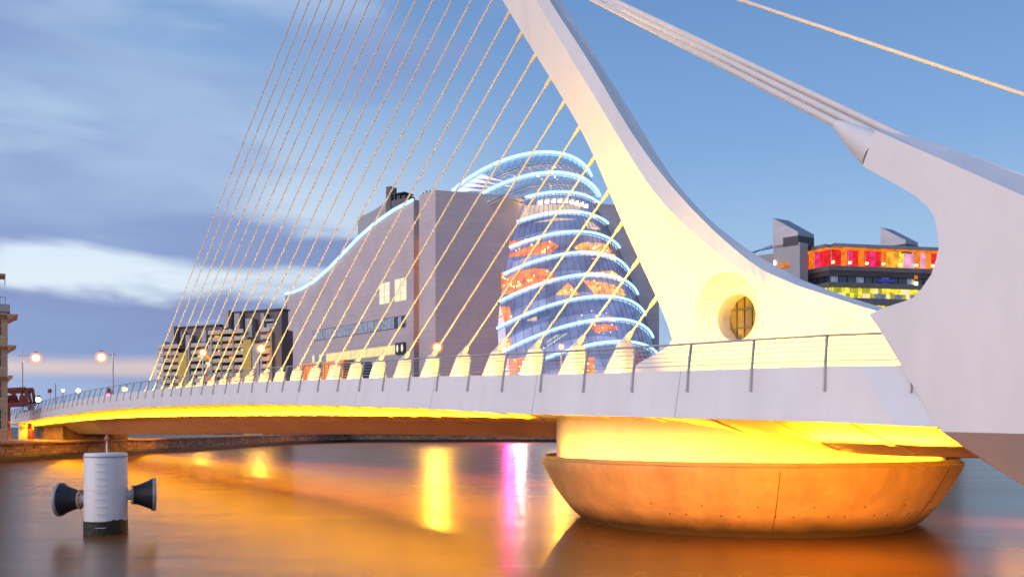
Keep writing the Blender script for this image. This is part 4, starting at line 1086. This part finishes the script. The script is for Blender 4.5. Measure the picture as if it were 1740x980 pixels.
street_lamp(954, 589, 300, 954, QZ, 'small orange street lamp before the glass drum', .7, light=8000)
def post_lamp(px, py, Y, zb_, mt, label, rad=.55, cat='lamp', name='path_lamp', group='small lamps along the bridge road'):
    p = at(px, py, Y); r = empty(name, V((p.x, p.y, zb_)), label, cat, group)
    MB().tube([V((p.x, p.y, zb_)), V((p.x, p.y, p.z - rad * .9))], .09, 6).build('post', M['dark'], r)
    MB().lathe([(.1, -rad), (rad * .8, -.6 * rad), (rad, 0), (.8 * rad, .6 * rad), (.1, rad)], 12, c=p).build('lantern', M[mt], r, smooth=True)
    MB().lathe([(rad * .9, rad * .75), (.1, rad * 1.2)], 12, c=p).build('cap', M['dark'], r)
def onbridge(px, wd): s = onw(px, 700, wd)[0]; return B(s, wd, 0).y, zt(s) + .1
Y_, z_ = onbridge(133, 23); post_lamp(133, 663, Y_, z_, 'headlamp', 'small white lamp on the bridge right of the round sign')
Y_, z_ = onbridge(212, 23); post_lamp(212, 661, Y_, z_, 'sodiumsmall', 'small orange lamp on the bridge right of the red signal')
Y_, z_ = onbridge(107, 23); post_lamp(107, 663, Y_, z_, 'sodiumsmall', 'tiny amber lamp between the round sign and the white lamp', .4)
def signal(px, py, Y, zb_, lit, label, k=1.0):
    p = at(px, py, Y); r = empty('traffic_light', V((p.x, p.y, zb_)), label, 'traffic light', 'traffic lights at the end of the bridge')
    MB().tube([V((p.x, p.y + .3, zb_)), V((p.x, p.y + .3, p.z + 1.4))], .08, 6).build('post', M['dark'], r)
    hd = MB().box(p + V((0, .2, .1)), (.34 * k, 0, 0), (0, .18, 0), (0, 0, 1.05 * k)).build('signal_head', M['dark'], r)
    for j, dz in enumerate((.62, 0, -.62)):
        MB().lathe([(.3 * k if j != 1 or lit != 'whitehot' else .75, 0), (.2 * k, .12)], 14, c=p + V((0, -.05, .1 + dz * k)), axis=(0, -1, 0)).build('signal_lens', M[lit] if j == (1) else M['glass_dark'], hd)
        MB().tube([p + V((-.3 * k, -.1, .1 + (dz + .32) * k)), p + V((.3 * k, -.1, .1 + (dz + .32) * k))], .05, 5).build('signal_hood', M['dark'], hd)
Y_, z_ = onbridge(65, 20); signal(65, 679, Y_, z_, 'whitehot', 'white glaring signal at the far left end of the bridge', 1.3)
Y_, z_ = onbridge(184, 2.2); signal(184, 672, Y_, z_, 'redlamp', 'red traffic light standing above the bridge railing', 1.0)
def quay_light(px, py, Y, mt, col, pw_, label):
    p = at(px, py, Y); r = empty('quay_light', V((p.x, p.y, QZ)), label, 'light column', 'light columns on the far quay')
    MB().tube([V((p.x, p.y, QZ)), V((p.x, p.y, p.z - 3))], .3, 8).build('base', M['dark'], r)
    MB().tube([V((p.x, p.y, p.z - 3)), V((p.x, p.y, p.z + 3))], .55, 10).build('light_tube', M[mt], r)
    lamp('SPOT', 'quay_light_glow', p + V((0, -1.6, 0)), pw_ * 2.5, col, V((p.x * .5, p.y - 100, -20)), 1.4, 150, .3)
quay_light(868, 690, 339, 'magenta', (1.0, .02, .30), 18000, 'magenta light column on the far quay left of the pier, behind the deck')
quay_light(884, 692, 339, 'lit_white', (1.0, .9, .8), 8000, 'white light column on the far quay beside the magenta one')
def road_sign():
    Y_, z_ = onbridge(85, 20); p = at(85, 664, Y_)
    r = empty('road_sign', V((p.x, p.y, z_)), 'round red-rimmed road sign left of the grey pole', 'road sign')
    MB().tube([V((p.x, p.y + .2, z_)), V((p.x, p.y + .2, p.z + .6))], .07, 6).build('post', M['rail'], r)
    MB().lathe([(.62, 0), (.62, .08)], 24, c=p, axis=(0, -1, 0)).build('sign_face', M['darkgrey'], r)
    MB().lathe([(.5, .09), (.72, .09), (.72, .14), (.5, .14), (.5, .09)], 24, c=p, axis=(0, -1, 0), cap=False).build('sign_rim', M['signred'], r)
    MB().bar(p + V((-.25, -.12, -.12)), p + V((.25, -.12, .12)), .05, .16, up=(0, 1, 0)).build('sign_mark', M['signred'], r)
    q = at(94.5, 652, Y_); o = MB().tube([V((q.x, q.y, z_)), V((q.x, q.y, q.z))], [.12, .10], 8).build('pole', M['dark']); tag(o, 'plain dark grey pole right of the round road sign', 'pole')
road_sign()
def gantry():
    a = at(4, 692, 196); k = 196 / F
    r = empty('lifting_bridge_frame', V((a.x, a.y, 8)), 'dark red open iron frame beside the sandstone building', 'iron frame')
    P = lambda x, y, dy=0: at(x, y, 196) + V((0, dy, 0))
    b = MB()
    for dy in (0, 3):
        for (p, q, wd) in (((4, 662), (43, 660), .7), ((4, 667), (43, 664), .35), ((43, 660), (47, 686), .5), ((36, 664), (41, 686), .4), ((4, 688), (48, 685), .8), ((4, 684), (12, 664), .5)):
            b.bar(P(*p, dy), P(*q, dy), wd, wd, up=(0, 1, 0))
        for x in range(6, 42, 6): b.bar(P(x, 662, dy), P(x + 3, 667, dy), .2, .2, up=(0, 1, 0)); b.bar(P(x + 3, 667, dy), P(x + 6, 662, dy), .2, .2, up=(0, 1, 0))
    b.build('lattice', M['rust'], r)
    c = MB(); c.tube([P(8, 684, 1.5), P(11, 677, 1.5), P(16, 676, 1.5), P(22, 684, 1.5)], [.9, 1.1, 1.1, .6], 8); c.build('counterweight', M['rust'], r)
    c = MB(); c.loft([[P(31, 690), P(40, 690), P(40, 690, 2), P(31, 690, 2)], [P(33, 671), P(37, 671), P(37, 671, 2), P(33, 671, 2)]]); c.build('pedestal', M['rust'], r)
    for x in (6, 46): c = MB(); c.bar(P(x, 686, 1.5), V((P(x, 690).x, P(x, 690).y + 1.5, QZ)), .9, .9); c.build('support', M['rust'], r)
gantry()

# ================================================================== VEHICLES ON THE BRIDGE
def wheel(mb_c, d, rad, par):
    w_ = MB().lathe([(rad * .6, -.16), (rad, -.14), (rad, .14), (rad * .6, .16)], 18, c=mb_c, axis=tuple(NV)).build('wheel', M['tyre'], par, smooth=True)
    MB().lathe([(rad * .58, -.18), (rad * .58, .18)], 12, c=mb_c, axis=tuple(NV)).build('rim', M['rail'], w_)
def truck(px0, px1, pcab, ytop, ycab, label, wd, dark_gap):
    s1, s0 = onw(px0, 640, wd)[0], onw(px1, 640, wd)[0]; sc = onw(pcab, 640, wd)[0]; sm = (s0 + s1) / 2
    z0 = zt(sm) + .15; H = onw((px0 + px1) / 2, ytop, wd)[1]
    r = empty('delivery_truck', B(sm, wd + 1.2, z0), label, 'truck', 'orange trucks on the bridge')
    def bx(a, b, za, zc, w0, w1, mt, name, par=None):
        m = MB(); m.hexa([B(a, w0, za), B(b, w0, za), B(b, w1, za), B(a, w1, za), B(a, w0, zc), B(b, w0, zc), B(b, w1, zc), B(a, w1, zc)]); return m.build(name, M[mt], par or r)
    bx(s0, s1, z0 + 1.0, H, wd, wd + 2.5, 'orangebox', 'cargo_box'); bx(s0 + .2, s1 - .1, z0 + .55, z0 + .98, wd + .2, wd + 2.3, 'dark', 'chassis')
    for k in range(5):
        q = s0 + (s1 - s0) * (k + .5) / 5; bx(q - .05, q + .05, z0 + 1.05, H - .05, wd - .04, wd - .003, 'rust', 'box_rib')
    hc = onw((px1 + pcab) / 2, ycab, wd)[1]; m = MB(); prof = [(s0 - .15, z0 + .5), (s0 - .15, hc), (sc + (s0 - sc) * .45, hc), (sc + .15, z0 + (hc - z0) * .55), (sc, z0 + (hc - z0) * .45), (sc, z0 + .5)]
    m.loft([[B(a, wd + .05, z) for a, z in prof], [B(a, wd + 2.45, z) for a, z in prof]]); cab = m.build('cab', M['carred'], r)
    bx(sc + (s0 - sc) * .5, s0 - .4, z0 + (hc - z0) * .6, hc - .3, wd + .02, wd + .045, 'glass_dark', 'side_window', cab)
    for q in (s0 + (s1 - s0) * .75, sc + (s0 - sc) * .5):
        for ww in (wd + .2, wd + 2.3): wheel(B(q, ww, z0 + .5), D, .5, r)
truck(548, 583, 614, 613, 613, 'orange box truck with dark sloping cab behind the bridge railing', 19, True)
truck(511, 541, 551, 617, 618, 'smaller orange box truck just left of the dark-cabbed truck', 19, False)
def car(px, py, wd, label):
    s, zc = onw(px, py, wd); z0 = zt(s) + .12; k = 1.25
    r = empty('parked_car', B(s, wd, z0), label, 'car', 'cars at the far end of the bridge')
    prof = [(0, .35), (0, .75), (.9, .95), (1.5, 1.45), (3.0, 1.5), (3.9, 1.0), (4.4, .9), (4.4, .35)]
    m = MB(); m.loft([[B(s + a * k, wd + o, z0 + h * k * (1 if h < 1.2 else 1)) for a, h in prof] for o in (-1.05, 1.05)]); m.build('body', M['carred'], r)
    m = MB(); m.loft([[B(s + a * k, wd + o, z0 + h * k) for a, h in ((1.05, .98), (1.55, 1.38), (2.95, 1.42), (3.7, 1.02))] for o in (-1.08, 1.08)]); m.build('window', M['glass_dark'], r)
    for o in (-.75, .75): MB().lathe([(.22, 0), (.16, .08)], 12, c=B(s - .02, wd + o, z0 + .72 * k), axis=tuple(-D)).build('headlight', M['headlamp'], r)
    for a in (.8, 3.5):
        for o in (-1.0, 1.0): wheel(B(s + a * k, wd + o, z0 + .38), D, .38, r)
car(45, 690, 6.0, 'dark car with bright headlights below the white signal')
